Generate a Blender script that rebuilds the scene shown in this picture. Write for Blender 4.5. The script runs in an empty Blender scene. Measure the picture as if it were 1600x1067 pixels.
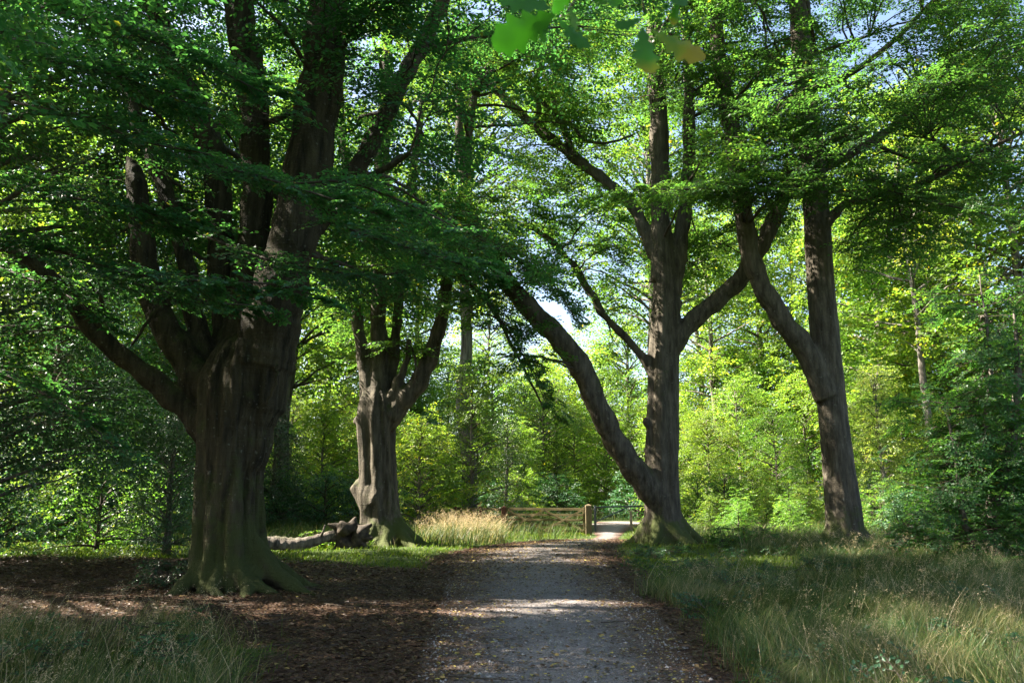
import bpy, math, random
import numpy as np

random.seed(11)
RNG = np.random.default_rng(11)
R = math.radians
C = bpy.context.scene.collection
scene = bpy.context.scene

# ------------------------------------------------------------------ camera maths
F, CX, CY = 1244.0, 800.0, 533.5
PITCH = math.atan(242.0 / F)
CP, SP = math.cos(PITCH), math.sin(PITCH)
EYE = 1.6
SUN_AZ, SUN_EL = R(-82), R(45)      # azimuth from +Y, negative to the left


def ray(px, py):
    x = (px - CX) / F
    u = (CY - py) / F
    return np.array([x, CP - u * SP, SP + u * CP])


def at(px, py, Y):
    d = ray(px, py)
    k = Y / d[1]
    return np.array([d[0] * k, Y, EYE + d[2] * k])


def on_ground(px, py):
    d = ray(px, py)
    k = EYE / -d[2]
    return np.array([d[0] * k, d[1] * k, 0.0])


def metres(w, px, py, Y):
    d = ray(px, py)
    return w * (Y / d[1]) / F


def project(p):
    """world points (n,3) -> photo pixels"""
    p = np.atleast_2d(p)
    z = p[:, 2] - EYE
    fw = p[:, 1] * CP + z * SP
    up = -p[:, 1] * SP + z * CP
    fw = np.where(fw < 0.05, 0.05, fw)
    return CX + F * p[:, 0] / fw, CY - F * up / fw


# ------------------------------------------------------------------ object helpers
def tag(o, label=None, cat=None, group=None, kind=None):
    if label: o['label'] = label
    if cat: o['category'] = cat
    if group: o['group'] = group
    if kind: o['kind'] = kind
    return o


def empty(name, loc=(0, 0, 0), rz=0.0):
    o = bpy.data.objects.new(name, None)
    o.location = loc
    o.rotation_euler = (0, 0, rz)
    o.empty_display_size = 0.2
    C.objects.link(o)
    return o


def np_mesh(name, verts, quads, mats, matidx=None, tint=None, smooth=None, tris=None):
    """one mesh from numpy arrays of quads (and triangles)"""
    me = bpy.data.meshes.new(name)
    verts = np.asarray(verts, dtype=np.float32)
    quads = np.asarray(quads, dtype=np.int32).reshape(-1, 4)
    nt = 0 if tris is None else len(tris)
    me.vertices.add(len(verts))
    me.vertices.foreach_set('co', verts.ravel())
    loops = quads.ravel()
    starts = np.arange(len(quads), dtype=np.int32) * 4
    if nt:
        tris = np.asarray(tris, dtype=np.int32).reshape(-1, 3)
        starts = np.concatenate([starts, len(loops) + np.arange(nt, dtype=np.int32) * 3])
        loops = np.concatenate([loops, tris.ravel()])
    me.loops.add(len(loops))
    me.loops.foreach_set('vertex_index', loops.astype(np.int32))
    me.polygons.add(len(starts))
    me.polygons.foreach_set('loop_start', starts.astype(np.int32))
    for m in mats:
        me.materials.append(m)
    if matidx is not None:
        me.polygons.foreach_set('material_index', np.asarray(matidx, dtype=np.int32))
    if smooth is None:
        sm = np.zeros(len(starts), dtype=bool)
    elif smooth is True:
        sm = np.ones(len(starts), dtype=bool)
    else:
        sm = np.asarray(smooth, dtype=bool)
    me.polygons.foreach_set('use_smooth', sm)
    if tint is not None:
        a = me.attributes.new('tint', 'FLOAT', 'FACE')
        a.data.foreach_set('value', np.asarray(tint, dtype=np.float32))
    me.update(calc_edges=True)
    return me


def link(name, me, parent=None, loc=None):
    o = bpy.data.objects.new(name, me)
    C.objects.link(o)
    if parent is not None:
        o.parent = parent
    if loc is not None:
        o.location = loc
    return o


class MB:
    """collects quads / tris"""
    def __init__(self):
        self.v, self.q, self.t, self.n = [], [], [], 0

    def add(self, v, q=(), t=()):
        v = np.asarray(v, dtype=np.float64)
        if len(q): self.q.append(np.asarray(q, dtype=np.int64) + self.n)
        if len(t): self.t.append(np.asarray(t, dtype=np.int64) + self.n)
        self.v.append(v)
        self.n += len(v)

    def arrays(self):
        v = np.concatenate(self.v) if self.v else np.zeros((0, 3))
        q = np.concatenate(self.q) if self.q else np.zeros((0, 4), dtype=np.int64)
        t = np.concatenate(self.t) if self.t else None
        return v, q, t

    def mesh(self, name, mats, smooth=True, off=None, matidx=None):
        v, q, t = self.arrays()
        if off is not None:
            v = v - np.asarray(off)
        return np_mesh(name, v, q, mats, smooth=smooth if smooth else None, tris=t, matidx=matidx)


def catmull(P, n):
    """resample a polyline (rows may hold extra columns) smoothly, n points per span"""
    P = np.asarray(P, dtype=float)
    if len(P) < 3:
        t = np.linspace(0, 1, n * (len(P) - 1) + 1)[:, None]
        return P[0] * (1 - t) + P[-1] * t
    E = np.vstack([2 * P[0] - P[1], P, 2 * P[-1] - P[-2]])
    out = []
    for i in range(1, len(E) - 2):
        p0, p1, p2, p3 = E[i - 1], E[i], E[i + 1], E[i + 2]
        for k in range(n):
            t = k / n
            out.append(0.5 * ((2 * p1) + (-p0 + p2) * t + (2 * p0 - 5 * p1 + 4 * p2 - p3) * t * t + (-p0 + 3 * p1 - 3 * p2 + p3) * t ** 3))
    out.append(P[-1])
    return np.array(out)


def tube(P, rad, ns=8, lobes=None, cap=True):
    """a tube along points P with radii rad; lobes(theta, i) multiplies the radius"""
    P = np.asarray(P, dtype=float)
    n = len(P)
    T = np.gradient(P, axis=0)
    T /= np.linalg.norm(T, axis=1)[:, None] + 1e-9
    ref = np.array([1.0, 0, 0]) if abs(T[0][0]) < 0.9 else np.array([0, 1.0, 0])
    U = ref - T[0] * ref.dot(T[0])
    U /= np.linalg.norm(U)
    th = np.linspace(0, 2 * np.pi, ns, endpoint=False)
    V = []
    for i in range(n):
        U = U - T[i] * U.dot(T[i])
        U /= np.linalg.norm(U) + 1e-9
        W = np.cross(T[i], U)
        r = rad[i] * (lobes(th, i) if lobes else np.ones(ns))
        V.append(P[i] + (np.cos(th) * r)[:, None] * U + (np.sin(th) * r)[:, None] * W)
    V = np.concatenate(V)
    a = np.arange(ns)
    b = (a + 1) % ns
    Q = np.concatenate([np.stack([i * ns + a, i * ns + b, (i + 1) * ns + b, (i + 1) * ns + a], 1) for i in range(n - 1)])
    T_ = []
    if cap:
        V = np.vstack([V, P[0], P[-1]])
        i0, i1 = len(V) - 2, len(V) - 1
        T_ = np.concatenate([np.stack([b, a, np.full(ns, i0)], 1), np.stack([(n - 1) * ns + a, (n - 1) * ns + b, np.full(ns, i1)], 1)])
    return V, Q, T_


def box(c, size, rot=None):
    """box centred at c, slightly chamfered edges"""
    sx, sy, sz = [s / 2 for s in size]
    v, q = [], []
    ch = min(sx, sy, sz) * 0.16
    V = []
    for z, k in ((-sz, 1), (-sz + ch, 0), (sz - ch, 0), (sz, 1)):
        x, y = sx - ch * k, sy - ch * k
        c2 = ch
        ring = [(x - c2, -y), (x, -y + c2), (x, y - c2), (x - c2, y), (-x + c2, y), (-x, y - c2), (-x, -y + c2), (-x + c2, -y)]
        V += [(a, b, z) for a, b in ring]
    V = np.array(V)
    a = np.arange(8)
    b = (a + 1) % 8
    Q = [np.stack([i * 8 + a, i * 8 + b, (i + 1) * 8 + b, (i + 1) * 8 + a], 1) for i in range(3)]
    cap = [[0, 7, 4, 3], [7, 6, 5, 4], [0, 3, 2, 1], [24, 27, 28, 31], [31, 28, 29, 30], [24, 25, 26, 27]]
    Q.append(np.array(cap))
    if rot is not None:
        V = V @ np.asarray(rot).T
    return V + np.asarray(c), np.concatenate(Q)


def beam(p, q, w, h):
    """box running from p to q, h tall, w thick"""
    p, q = np.asarray(p, float), np.asarray(q, float)
    d = q - p
    L = np.linalg.norm(d)
    x = d / L
    up = np.array([0, 0, 1.0]) if abs(x[2]) < 0.95 else np.array([1.0, 0, 0])
    y = np.cross(up, x); y /= np.linalg.norm(y)
    z = np.cross(x, y)
    return box((p + q) / 2, (L, w, h), np.stack([x, y, z], 1))


# ------------------------------------------------------------------ materials
def new_mat(name):
    m = bpy.data.materials.new(name)
    m.use_nodes = True
    nt = m.node_tree
    nt.nodes.clear()
    out = nt.nodes.new('ShaderNodeOutputMaterial')
    return m, nt, nt.nodes, nt.links, out


def ramp(N, stops):
    r = N.new('ShaderNodeValToRGB')
    e = r.color_ramp.elements
    while len(e) < len(stops):
        e.new(0.5)
    for k, (p, c) in enumerate(stops):
        e[k].position = p
        e[k].color = (*c, 1)
    return r


def leaf_mat(name, stops, trans_gain=(2.05, 2.3, 1.0), fac=0.5, spec=0.35, rough=0.42, hue_spread=0.02, val=(0.8, 1.25)):
    m, nt, N, L, out = new_mat(name)
    a = N.new('ShaderNodeAttribute'); a.attribute_name = 'tint'
    r = ramp(N, stops); L.new(a.outputs['Fac'], r.inputs[0])
    oi = N.new('ShaderNodeObjectInfo')
    hs = N.new('ShaderNodeHueSaturation')
    mr = N.new('ShaderNodeMapRange'); mr.inputs[3].default_value = 0.5 - hue_spread; mr.inputs[4].default_value = 0.5 + hue_spread
    L.new(oi.outputs['Random'], mr.inputs[0]); L.new(mr.outputs[0], hs.inputs['Hue'])
    mv = N.new('ShaderNodeMapRange'); mv.inputs[3].default_value = val[0]; mv.inputs[4].default_value = val[1]
    wn = N.new('ShaderNodeMath'); wn.operation = 'FRACT'
    mu = N.new('ShaderNodeMath'); mu.operation = 'MULTIPLY'; mu.inputs[1].default_value = 7.31
    L.new(oi.outputs['Random'], mu.inputs[0]); L.new(mu.outputs[0], wn.inputs[0]); L.new(wn.outputs[0], mv.inputs[0])
    L.new(mv.outputs[0], hs.inputs['Value']); L.new(r.outputs[0], hs.inputs['Color'])
    p = N.new('ShaderNodeBsdfPrincipled')
    p.inputs['Roughness'].default_value = rough
    p.inputs['Specular IOR Level'].default_value = spec
    L.new(hs.outputs[0], p.inputs['Base Color'])
    t = N.new('ShaderNodeBsdfTranslucent')
    g = N.new('ShaderNodeMix'); g.data_type = 'RGBA'; g.blend_type = 'MULTIPLY'; g.inputs[0].default_value = 1
    g.clamp_result = False
    g.inputs[7].default_value = (*trans_gain, 1)
    L.new(hs.outputs[0], g.inputs[6]); L.new(g.outputs[2], t.inputs['Color'])
    mx = N.new('ShaderNodeMixShader'); mx.inputs[0].default_value = fac
    L.new(p.outputs[0], mx.inputs[1]); L.new(t.outputs[0], mx.inputs[2]); L.new(mx.outputs[0], out.inputs['Surface'])
    return m


def bark_mat(name, dark, light, moss_h=1.2, moss=(0.050, 0.062, 0.014), scale=1.0, bump=0.5, base_moss=0.5, streak=0.85):
    m, nt, N, L, out = new_mat(name)
    geo = N.new('ShaderNodeNewGeometry')
    mp = N.new('ShaderNodeMapping'); mp.inputs['Scale'].default_value = (1.2, 1.2, 0.24)
    L.new(geo.outputs['Position'], mp.inputs[0])
    n1 = N.new('ShaderNodeTexNoise'); n1.inputs['Scale'].default_value = 5.5 * scale; n1.inputs['Detail'].default_value = 8; n1.inputs['Roughness'].default_value = 0.65
    L.new(mp.outputs[0], n1.inputs['Vector'])
    r1 = ramp(N, [(0.3, dark), (0.5, [(a + b) / 2 for a, b in zip(dark, light)]), (0.68, light)])
    L.new(n1.outputs[0], r1.inputs[0])
    mps = N.new('ShaderNodeMapping'); mps.inputs['Scale'].default_value = (1, 1, 0.07)
    L.new(geo.outputs['Position'], mps.inputs[0])
    ns = N.new('ShaderNodeTexNoise'); ns.inputs['Scale'].default_value = 7 * scale; ns.inputs['Detail'].default_value = 6; ns.inputs['Roughness'].default_value = 0.6
    L.new(mps.outputs[0], ns.inputs['Vector'])
    rs = ramp(N, [(0.36, (0.28, 0.28, 0.28)), (0.5, (1, 1, 1)), (0.66, (1.0, 1.0, 1.0)), (0.74, (1.5, 1.5, 1.45))]); L.new(ns.outputs[0], rs.inputs[0])
    st = N.new('ShaderNodeMix'); st.data_type = 'RGBA'; st.blend_type = 'MULTIPLY'; st.inputs[0].default_value = streak; st.clamp_result = False
    L.new(r1.outputs[0], st.inputs[6]); L.new(rs.outputs[0], st.inputs[7])
    mph = N.new('ShaderNodeMapping'); mph.inputs['Scale'].default_value = (1, 1, 9)
    L.new(geo.outputs['Position'], mph.inputs[0])
    nh = N.new('ShaderNodeTexNoise'); nh.inputs['Scale'].default_value = 3.2 * scale; nh.inputs['Detail'].default_value = 5
    L.new(mph.outputs[0], nh.inputs['Vector'])
    # pale lichen spots
    n3 = N.new('ShaderNodeTexNoise'); n3.inputs['Scale'].default_value = 14 * scale; n3.inputs['Detail'].default_value = 3
    L.new(geo.outputs['Position'], n3.inputs['Vector'])
    r3 = ramp(N, [(0.66, (0, 0, 0)), (0.72, (1, 1, 1))])
    L.new(n3.outputs[0], r3.inputs[0])
    lm = N.new('ShaderNodeMix'); lm.data_type = 'RGBA'
    f3 = N.new('ShaderNodeMath'); f3.operation = 'MULTIPLY'; f3.inputs[1].default_value = 0.28
    L.new(r3.outputs[0], f3.inputs[0]); L.new(f3.outputs[0], lm.inputs[0])
    L.new(st.outputs[2], lm.inputs[6]); lm.inputs[7].default_value = (0.30, 0.31, 0.25, 1)
    # moss: low on the bole, upper sides of limbs, in patches
    n2 = N.new('ShaderNodeTexNoise'); n2.inputs['Scale'].default_value = 2.6 * scale; n2.inputs['Detail'].default_value = 9; n2.inputs['Roughness'].default_value = 0.68
    L.new(geo.outputs['Position'], n2.inputs['Vector'])
    sx = N.new('ShaderNodeSeparateXYZ'); L.new(geo.outputs['Position'], sx.inputs[0])
    hz = N.new('ShaderNodeMapRange'); hz.inputs[1].default_value = 0.1; hz.inputs[2].default_value = moss_h; hz.inputs[3].default_value = 0.30; hz.inputs[4].default_value = 0.0
    L.new(sx.outputs['Z'], hz.inputs[0])
    sn = N.new('ShaderNodeSeparateXYZ'); L.new(geo.outputs['Normal'], sn.inputs[0])
    up = N.new('ShaderNodeMath'); up.operation = 'MULTIPLY'; up.inputs[1].default_value = 0.25; L.new(sn.outputs['Z'], up.inputs[0])
    ad = N.new('ShaderNodeMath'); L.new(hz.outputs[0], ad.inputs[0]); L.new(up.outputs[0], ad.inputs[1])
    ad2 = N.new('ShaderNodeMath'); L.new(ad.outputs[0], ad2.inputs[0]); L.new(n2.outputs[0], ad2.inputs[1])
    rm = ramp(N, [(0.62, (0, 0, 0)), (0.80, (1, 1, 1))]); L.new(ad2.outputs[0], rm.inputs[0])
    mm = N.new('ShaderNodeMix'); mm.data_type = 'RGBA'
    fm = N.new('ShaderNodeMath'); fm.operation = 'MULTIPLY'; fm.inputs[1].default_value = base_moss + 0.4
    L.new(rm.outputs[0], fm.inputs[0]); L.new(fm.outputs[0], mm.inputs[0])
    L.new(lm.outputs[2], mm.inputs[6]); mm.inputs[7].default_value = (*moss, 1)
    p = N.new('ShaderNodeBsdfPrincipled'); p.inputs['Roughness'].default_value = 0.85; p.inputs['Specular IOR Level'].default_value = 0.2
    L.new(mm.outputs[2], p.inputs['Base Color'])
    nb = N.new('ShaderNodeTexNoise'); nb.inputs['Scale'].default_value = 16 * scale; nb.inputs['Detail'].default_value = 8; nb.inputs['Roughness'].default_value = 0.7
    L.new(mp.outputs[0], nb.inputs['Vector'])
    am = N.new('ShaderNodeMath'); am.operation = 'ADD'; L.new(nb.outputs[0], am.inputs[0]); L.new(n1.outputs[0], am.inputs[1])
    am2 = N.new('ShaderNodeMath'); am2.operation = 'MULTIPLY_ADD'; am2.inputs[1].default_value = 0.5; L.new(nh.outputs[0], am2.inputs[0]); L.new(am.outputs[0], am2.inputs[2])
    am3 = N.new('ShaderNodeMath'); am3.operation = 'MULTIPLY_ADD'; am3.inputs[1].default_value = 1.2; L.new(ns.outputs[0], am3.inputs[0]); L.new(am2.outputs[0], am3.inputs[2])
    am = am3
    bu = N.new('ShaderNodeBump'); bu.inputs['Strength'].default_value = bump; bu.inputs['Distance'].default_value = 0.09
    L.new(am.outputs[0], bu.inputs['Height']); L.new(bu.outputs[0], p.inputs['Normal'])
    L.new(p.outputs[0], out.inputs['Surface'])
    return m


def simple_mat(name, c1, c2, scale=8, rough=0.8, stretch=(1, 1, 1), bump=0.2):
    m, nt, N, L, out = new_mat(name)
    tc = N.new('ShaderNodeTexCoord')
    mp = N.new('ShaderNodeMapping'); mp.inputs['Scale'].default_value = stretch
    L.new(tc.outputs['Object'], mp.inputs[0])
    n = N.new('ShaderNodeTexNoise'); n.inputs['Scale'].default_value = scale; n.inputs['Detail'].default_value = 7
    L.new(mp.outputs[0], n.inputs['Vector'])
    r = ramp(N, [(0.3, c1), (0.7, c2)]); L.new(n.outputs[0], r.inputs[0])
    p = N.new('ShaderNodeBsdfPrincipled'); p.inputs['Roughness'].default_value = rough; p.inputs['Specular IOR Level'].default_value = 0.25
    L.new(r.outputs[0], p.inputs['Base Color'])
    b = N.new('ShaderNodeBump'); b.inputs['Strength'].default_value = bump; b.inputs['Distance'].default_value = 0.02
    L.new(n.outputs[0], b.inputs['Height']); L.new(b.outputs[0], p.inputs['Normal'])
    L.new(p.outputs[0], out.inputs['Surface'])
    return m


M = {}
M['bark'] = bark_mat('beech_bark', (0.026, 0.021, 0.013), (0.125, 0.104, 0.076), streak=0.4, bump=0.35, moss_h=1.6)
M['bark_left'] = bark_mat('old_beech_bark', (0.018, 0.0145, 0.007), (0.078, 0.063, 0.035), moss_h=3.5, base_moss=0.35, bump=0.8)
M['bark_bg'] = bark_mat('woodland_bark', (0.06, 0.05, 0.04), (0.20, 0.17, 0.14), bump=0.3, base_moss=0.2)
M['bark_pale'] = bark_mat('pale_bark', (0.06, 0.05, 0.04), (0.22, 0.20, 0.17), bump=0.2, base_moss=0.0)
M['twig'] = simple_mat('twig_bark', (0.030, 0.022, 0.016), (0.075, 0.058, 0.042), 20)
M['leaf_beech'] = leaf_mat('beech_leaf', [(0.0, (0.026, 0.088, 0.032)), (0.45, (0.048, 0.128, 0.034)), (0.85, (0.098, 0.165, 0.030)), (1.0, (0.16, 0.165, 0.02))], hue_spread=0.006, val=(0.95, 1.1), trans_gain=(2.2, 2.05, 0.85), spec=0.45, fac=0.55)
M['leaf_sky_tint'] = leaf_mat('skylight_tinted_beech_leaf', [(0.0, (0.020, 0.080, 0.038)), (0.45, (0.036, 0.122, 0.048)), (0.85, (0.080, 0.170, 0.046)), (1.0, (0.15, 0.16, 0.03))], hue_spread=0.004, val=(0.95, 1.05), trans_gain=(2.2, 2.1, 0.8), spec=0.5, rough=0.38, fac=0.5)  # beech leaf copy with the blue of skylight put into its colour
M['leaf_wood'] = leaf_mat('woodland_leaf', [(0.0, (0.046, 0.102, 0.026)), (0.5, (0.094, 0.165, 0.034)), (0.85, (0.155, 0.195, 0.036)), (1.0, (0.22, 0.17, 0.016))], hue_spread=0.022, val=(0.75, 1.25))
M['leaf_dark'] = leaf_mat('holly_and_shade_leaf', [(0.0, (0.018, 0.045, 0.020)), (0.6, (0.032, 0.070, 0.026)), (1.0, (0.06, 0.095, 0.03))], fac=0.2, spec=0.5, rough=0.4)
M['leaf_pale'] = leaf_mat('birch_leaf', [(0.0, (0.085, 0.125, 0.035)), (0.6, (0.14, 0.175, 0.05)), (1.0, (0.24, 0.21, 0.05))], hue_spread=0.01)
M['leaf_yellow'] = leaf_mat('yellow_green_leaf', [(0.0, (0.070, 0.125, 0.024)), (0.6, (0.125, 0.178, 0.030)), (0.9, (0.21, 0.20, 0.030)), (1.0, (0.32, 0.2, 0.014))], hue_spread=0.01)
M['leaf_blue'] = leaf_mat('blue_green_leaf', [(0.0, (0.026, 0.075, 0.038)), (0.6, (0.045, 0.115, 0.05)), (1.0, (0.08, 0.14, 0.05))], fac=0.4, hue_spread=0.01, trans_gain=(1.3, 1.5, 0.7))
M['grass_short'] = leaf_mat('short_grass', [(0.0, (0.045, 0.085, 0.012)), (0.6, (0.095, 0.135, 0.018)), (1.0, (0.19, 0.17, 0.04))], fac=0.4, spec=0.2)
M['grass_tall'] = leaf_mat('tall_grass', [(0.0, (0.042, 0.085, 0.022)), (0.45, (0.082, 0.125, 0.034)), (0.68, (0.17, 0.16, 0.065)), (1.0, (0.34, 0.28, 0.15))], fac=0.4, spec=0.2, trans_gain=(1.3, 1.3, 0.8))
M['straw'] = leaf_mat('straw', [(0.0, (0.24, 0.21, 0.11)), (1.0, (0.55, 0.47, 0.29))], fac=0.4, spec=0.2, trans_gain=(1.1, 1.0, 0.8))
M['litter'] = leaf_mat('leaf_litter', [(0.0, (0.030, 0.016, 0.009)), (0.6, (0.075, 0.042, 0.024)), (0.85, (0.18, 0.105, 0.045)), (0.95, (0.40, 0.27, 0.09)), (1.0, (0.45, 0.36, 0.08))], fac=0.15, spec=0.3, rough=0.5, trans_gain=(1, 1, 1))
M['gate_wood'] = simple_mat('gate_wood', (0.05, 0.040, 0.018), (0.145, 0.112, 0.045), 6, stretch=(1, 1, 8))
M['post_wood'] = simple_mat('post_wood', (0.075, 0.056, 0.03), (0.17, 0.13, 0.07), 5, stretch=(6, 6, 1))
M['dark_post'] = simple_mat('dark_post_wood', (0.07, 0.028, 0.018), (0.15, 0.06, 0.035), 5, stretch=(6, 6, 1))
M['metal'] = simple_mat('barrier_metal', (0.05, 0.055, 0.055), (0.10, 0.105, 0.10), 4, rough=0.5, bump=0.05)
M['iron'] = simple_mat('iron', (0.03, 0.028, 0.026), (0.07, 0.06, 0.05), 30, rough=0.6)
M['log'] = bark_mat('log_bark', (0.06, 0.048, 0.038), (0.20, 0.165, 0.135), moss_h=0.2, base_moss=0.0, scale=1.3)
M['dead_wood'] = simple_mat('dead_wood', (0.015, 0.011, 0.008), (0.075, 0.056, 0.038), 9, bump=0.8)
M['cut_wood'] = simple_mat('cut_wood', (0.24, 0.16, 0.10), (0.42, 0.31, 0.2), 10)

# ------------------------------------------------------------------ path plan (world rows, left / right edge)
EDGE_PX = [(640, 1125, 1067), (662, 1072, 1010), (682, 1030, 960), (694, 985, 920), (702, 958, 890), (706, 945, 871), (764, 944, 857), (832, 952, 848.5), (926, 966, 841), (927, 975, 832), (928, 990, 823), (930, 1010, 815)]
rows = [(on_ground(l, y), on_ground(r, y)) for l, r, y in EDGE_PX]
d0 = (rows[0][0] - rows[1][0]); d1 = (rows[0][1] - rows[1][1])
PATH_ROWS = [(rows[0][0] * 1.0 + np.array([-0.1, -14, 0]), rows[0][1] + np.array([0.3, -14, 0]))] + rows
PATH_L = catmull([r[0] for r in PATH_ROWS], 14)
PATH_R = catmull([r[1] for r in PATH_ROWS], 14)
PATH_MID = (PATH_L + PATH_R) / 2
PATH_HALF = np.linalg.norm(PATH_R - PATH_L, axis=1) / 2
TRACK_MID = catmull([(-16, 50, 0), (-4, 47.5, 0), (4, 47.0, 0), (9, 50, 0), (13, 57, 0), (12.5, 68, 0), (10.5, 82, 0), (11, 110, 0)], 10)


def path_dist(x, y):
    """signed distance from the path's edge, negative on the path (n,)"""
    x, y = np.asarray(x, float), np.asarray(y, float)
    d = np.full(x.shape, 1e9)
    for p, h in zip(PATH_MID[::2], PATH_HALF[::2]):
        d = np.minimum(d, np.hypot(x - p[0], y - p[1]) - h)
    return d


def track_dist(x, y):
    d = np.full(np.shape(x), 1e9)
    for p in TRACK_MID:
        d = np.minimum(d, np.hypot(x - p[0], y - p[1]) - 1.9)
    return d


def sstep(a, b, x):
    t = np.clip((x - a) / (b - a), 0, 1)
    return t * t * (3 - 2 * t)


def gh(x, y):
    x, y = np.asarray(x, float), np.asarray(y, float)
    m = sstep(0.3, 4.0, np.minimum(path_dist(x, y), track_dist(x, y)))
    h = 0.10 * np.sin(0.31 * x + 1) * np.sin(0.27 * y) + 0.05 * np.sin(1.1 * x + 0.4 * y) * np.sin(0.9 * y + 2) + 0.02 * np.sin(2.7 * x + 1.3 * y) + 0.05
    return m * h * np.exp(-np.hypot(x, y) / 150)


def wob(x, y, s=1.0, o=0.0):
    return (np.sin(x * 1.3 * s + o) * np.sin(y * 1.1 * s + 1.7 * o) + 0.6 * np.sin(x * 2.9 * s + y * 1.7 * s + o) + 0.4 * np.sin(x * 5.1 * s - y * 4.3 * s + 2 * o)) / 2.0


# ------------------------------------------------------------------ ground
def build_ground():
    xs = np.concatenate([np.linspace(-400, -40, 14), np.linspace(-36, -14, 34), np.arange(-13.6, 16, 0.4), np.linspace(16.4, 40, 34), np.linspace(46, 400, 14)])
    ys = np.concatenate([np.linspace(-200, -12, 8), np.arange(-10, 40, 0.4), np.linspace(40.5, 80, 60), np.linspace(85, 500, 22)])
    X, Y = np.meshgrid(xs, ys)
    Z = gh(X.ravel(), Y.ravel())
    V = np.stack([X.ravel(), Y.ravel(), Z], 1)
    nx, ny = len(xs), len(ys)
    i = np.arange(ny - 1)[:, None] * nx + np.arange(nx - 1)[None, :]
    Q = np.stack([i, i + 1, i + nx + 1, i + nx], -1).reshape(-1, 4)
    m, nt, N, L, out = new_mat('woodland_ground')
    geo = N.new('ShaderNodeNewGeometry')
    at_ = N.new('ShaderNodeAttribute'); at_.attribute_name = 'grassy'
    n1 = N.new('ShaderNodeTexNoise'); n1.inputs['Scale'].default_value = 1.3; n1.inputs['Detail'].default_value = 8
    n2 = N.new('ShaderNodeTexNoise'); n2.inputs['Scale'].default_value = 28; n2.inputs['Detail'].default_value = 5; n2.inputs['Roughness'].default_value = 0.7
    vo = N.new('ShaderNodeTexVoronoi'); vo.inputs['Scale'].default_value = 22
    for n in (n1, n2, vo): L.new(geo.outputs['Position'], n.inputs['Vector'])
    rl = ramp(N, [(0.25, (0.018, 0.010, 0.006)), (0.5, (0.045, 0.024, 0.015)), (0.75, (0.105, 0.06, 0.038))])
    L.new(n2.outputs[0], rl.inputs[0])
    rv = ramp(N, [(0.0, (0.03, 0.018, 0.012)), (0.5, (0.075, 0.042, 0.027)), (1, (0.16, 0.10, 0.057))])
    L.new(vo.outputs['Color'], rv.inputs[0])
    ml = N.new('ShaderNodeMix'); ml.data_type = 'RGBA'; ml.inputs[0].default_value = 0.5
    L.new(rl.outputs[0], ml.inputs[6]); L.new(rv.outputs[0], ml.inputs[7])
    rg = ramp(N, [(0.3, (0.022, 0.036, 0.010)), (0.7, (0.06, 0.085, 0.022))]); L.new(n2.outputs[0], rg.inputs[0])
    sub = N.new('ShaderNodeMath'); sub.operation = 'ADD'; L.new(at_.outputs['Fac'], sub.inputs[0]); L.new(n1.outputs[0], sub.inputs[1])
    rm = ramp(N, [(0.0, (0, 0, 0)), (1.0, (1, 1, 1))])
    mr = N.new('ShaderNodeMapRange'); mr.inputs[1].default_value = 0.85; mr.inputs[2].default_value = 1.15
    L.new(sub.outputs[0], mr.inputs[0])
    mg = N.new('ShaderNodeMix'); mg.data_type = 'RGBA'; L.new(mr.outputs[0], mg.inputs[0]); L.new(ml.outputs[2], mg.inputs[6]); L.new(rg.outputs[0], mg.inputs[7])
    p = N.new('ShaderNodeBsdfPrincipled'); p.inputs['Roughness'].default_value = 0.9; p.inputs['Specular IOR Level'].default_value = 0.15
    L.new(mg.outputs[2], p.inputs['Base Color'])
    bu = N.new('ShaderNodeBump'); bu.inputs['Strength'].default_value = 0.8; bu.inputs['Distance'].default_value = 0.03
    L.new(n2.outputs[0], bu.inputs['Height']); L.new(bu.outputs[0], p.inputs['Normal'])
    L.new(p.outputs[0], out.inputs['Surface'])
    me = np_mesh('ground', V, Q, [m], smooth=True)
    x, y = V[:, 0], V[:, 1]
    a = me.attributes.new('grassy', 'FLOAT', 'POINT')
    a.data.foreach_set('value', grassy(x, y).astype(np.float32))
    tag(link('ground', me), kind='structure')


def grassy(x, y):
    """0 = brown leaf litter, 1 = grass"""
    g = np.zeros(np.shape(x))
    pd = path_dist(x, y)
    px = np.interp(y, PATH_MID[:, 1], PATH_MID[:, 0])
    right = sstep(0.2, 1.0, pd + 0.35 * wob(x, y, 0.8)) * (x > px)
    g = np.maximum(g, right)
    left_far = sstep(18.2, 20.5, y + 0.9 * wob(x, y, 0.5) + 0.22 * (x + 4)) * sstep(0.15, 0.9, pd)
    g = np.maximum(g, left_far)
    left_near = sstep(9.6, 8.6, y + 0.5 * wob(x, y, 0.9)) * sstep(-1.9, -2.7, x + 0.1 * (y - 7)) 
    g = np.maximum(g, left_near)
    g = np.maximum(g, sstep(30, 33, y))
    return g


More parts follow.
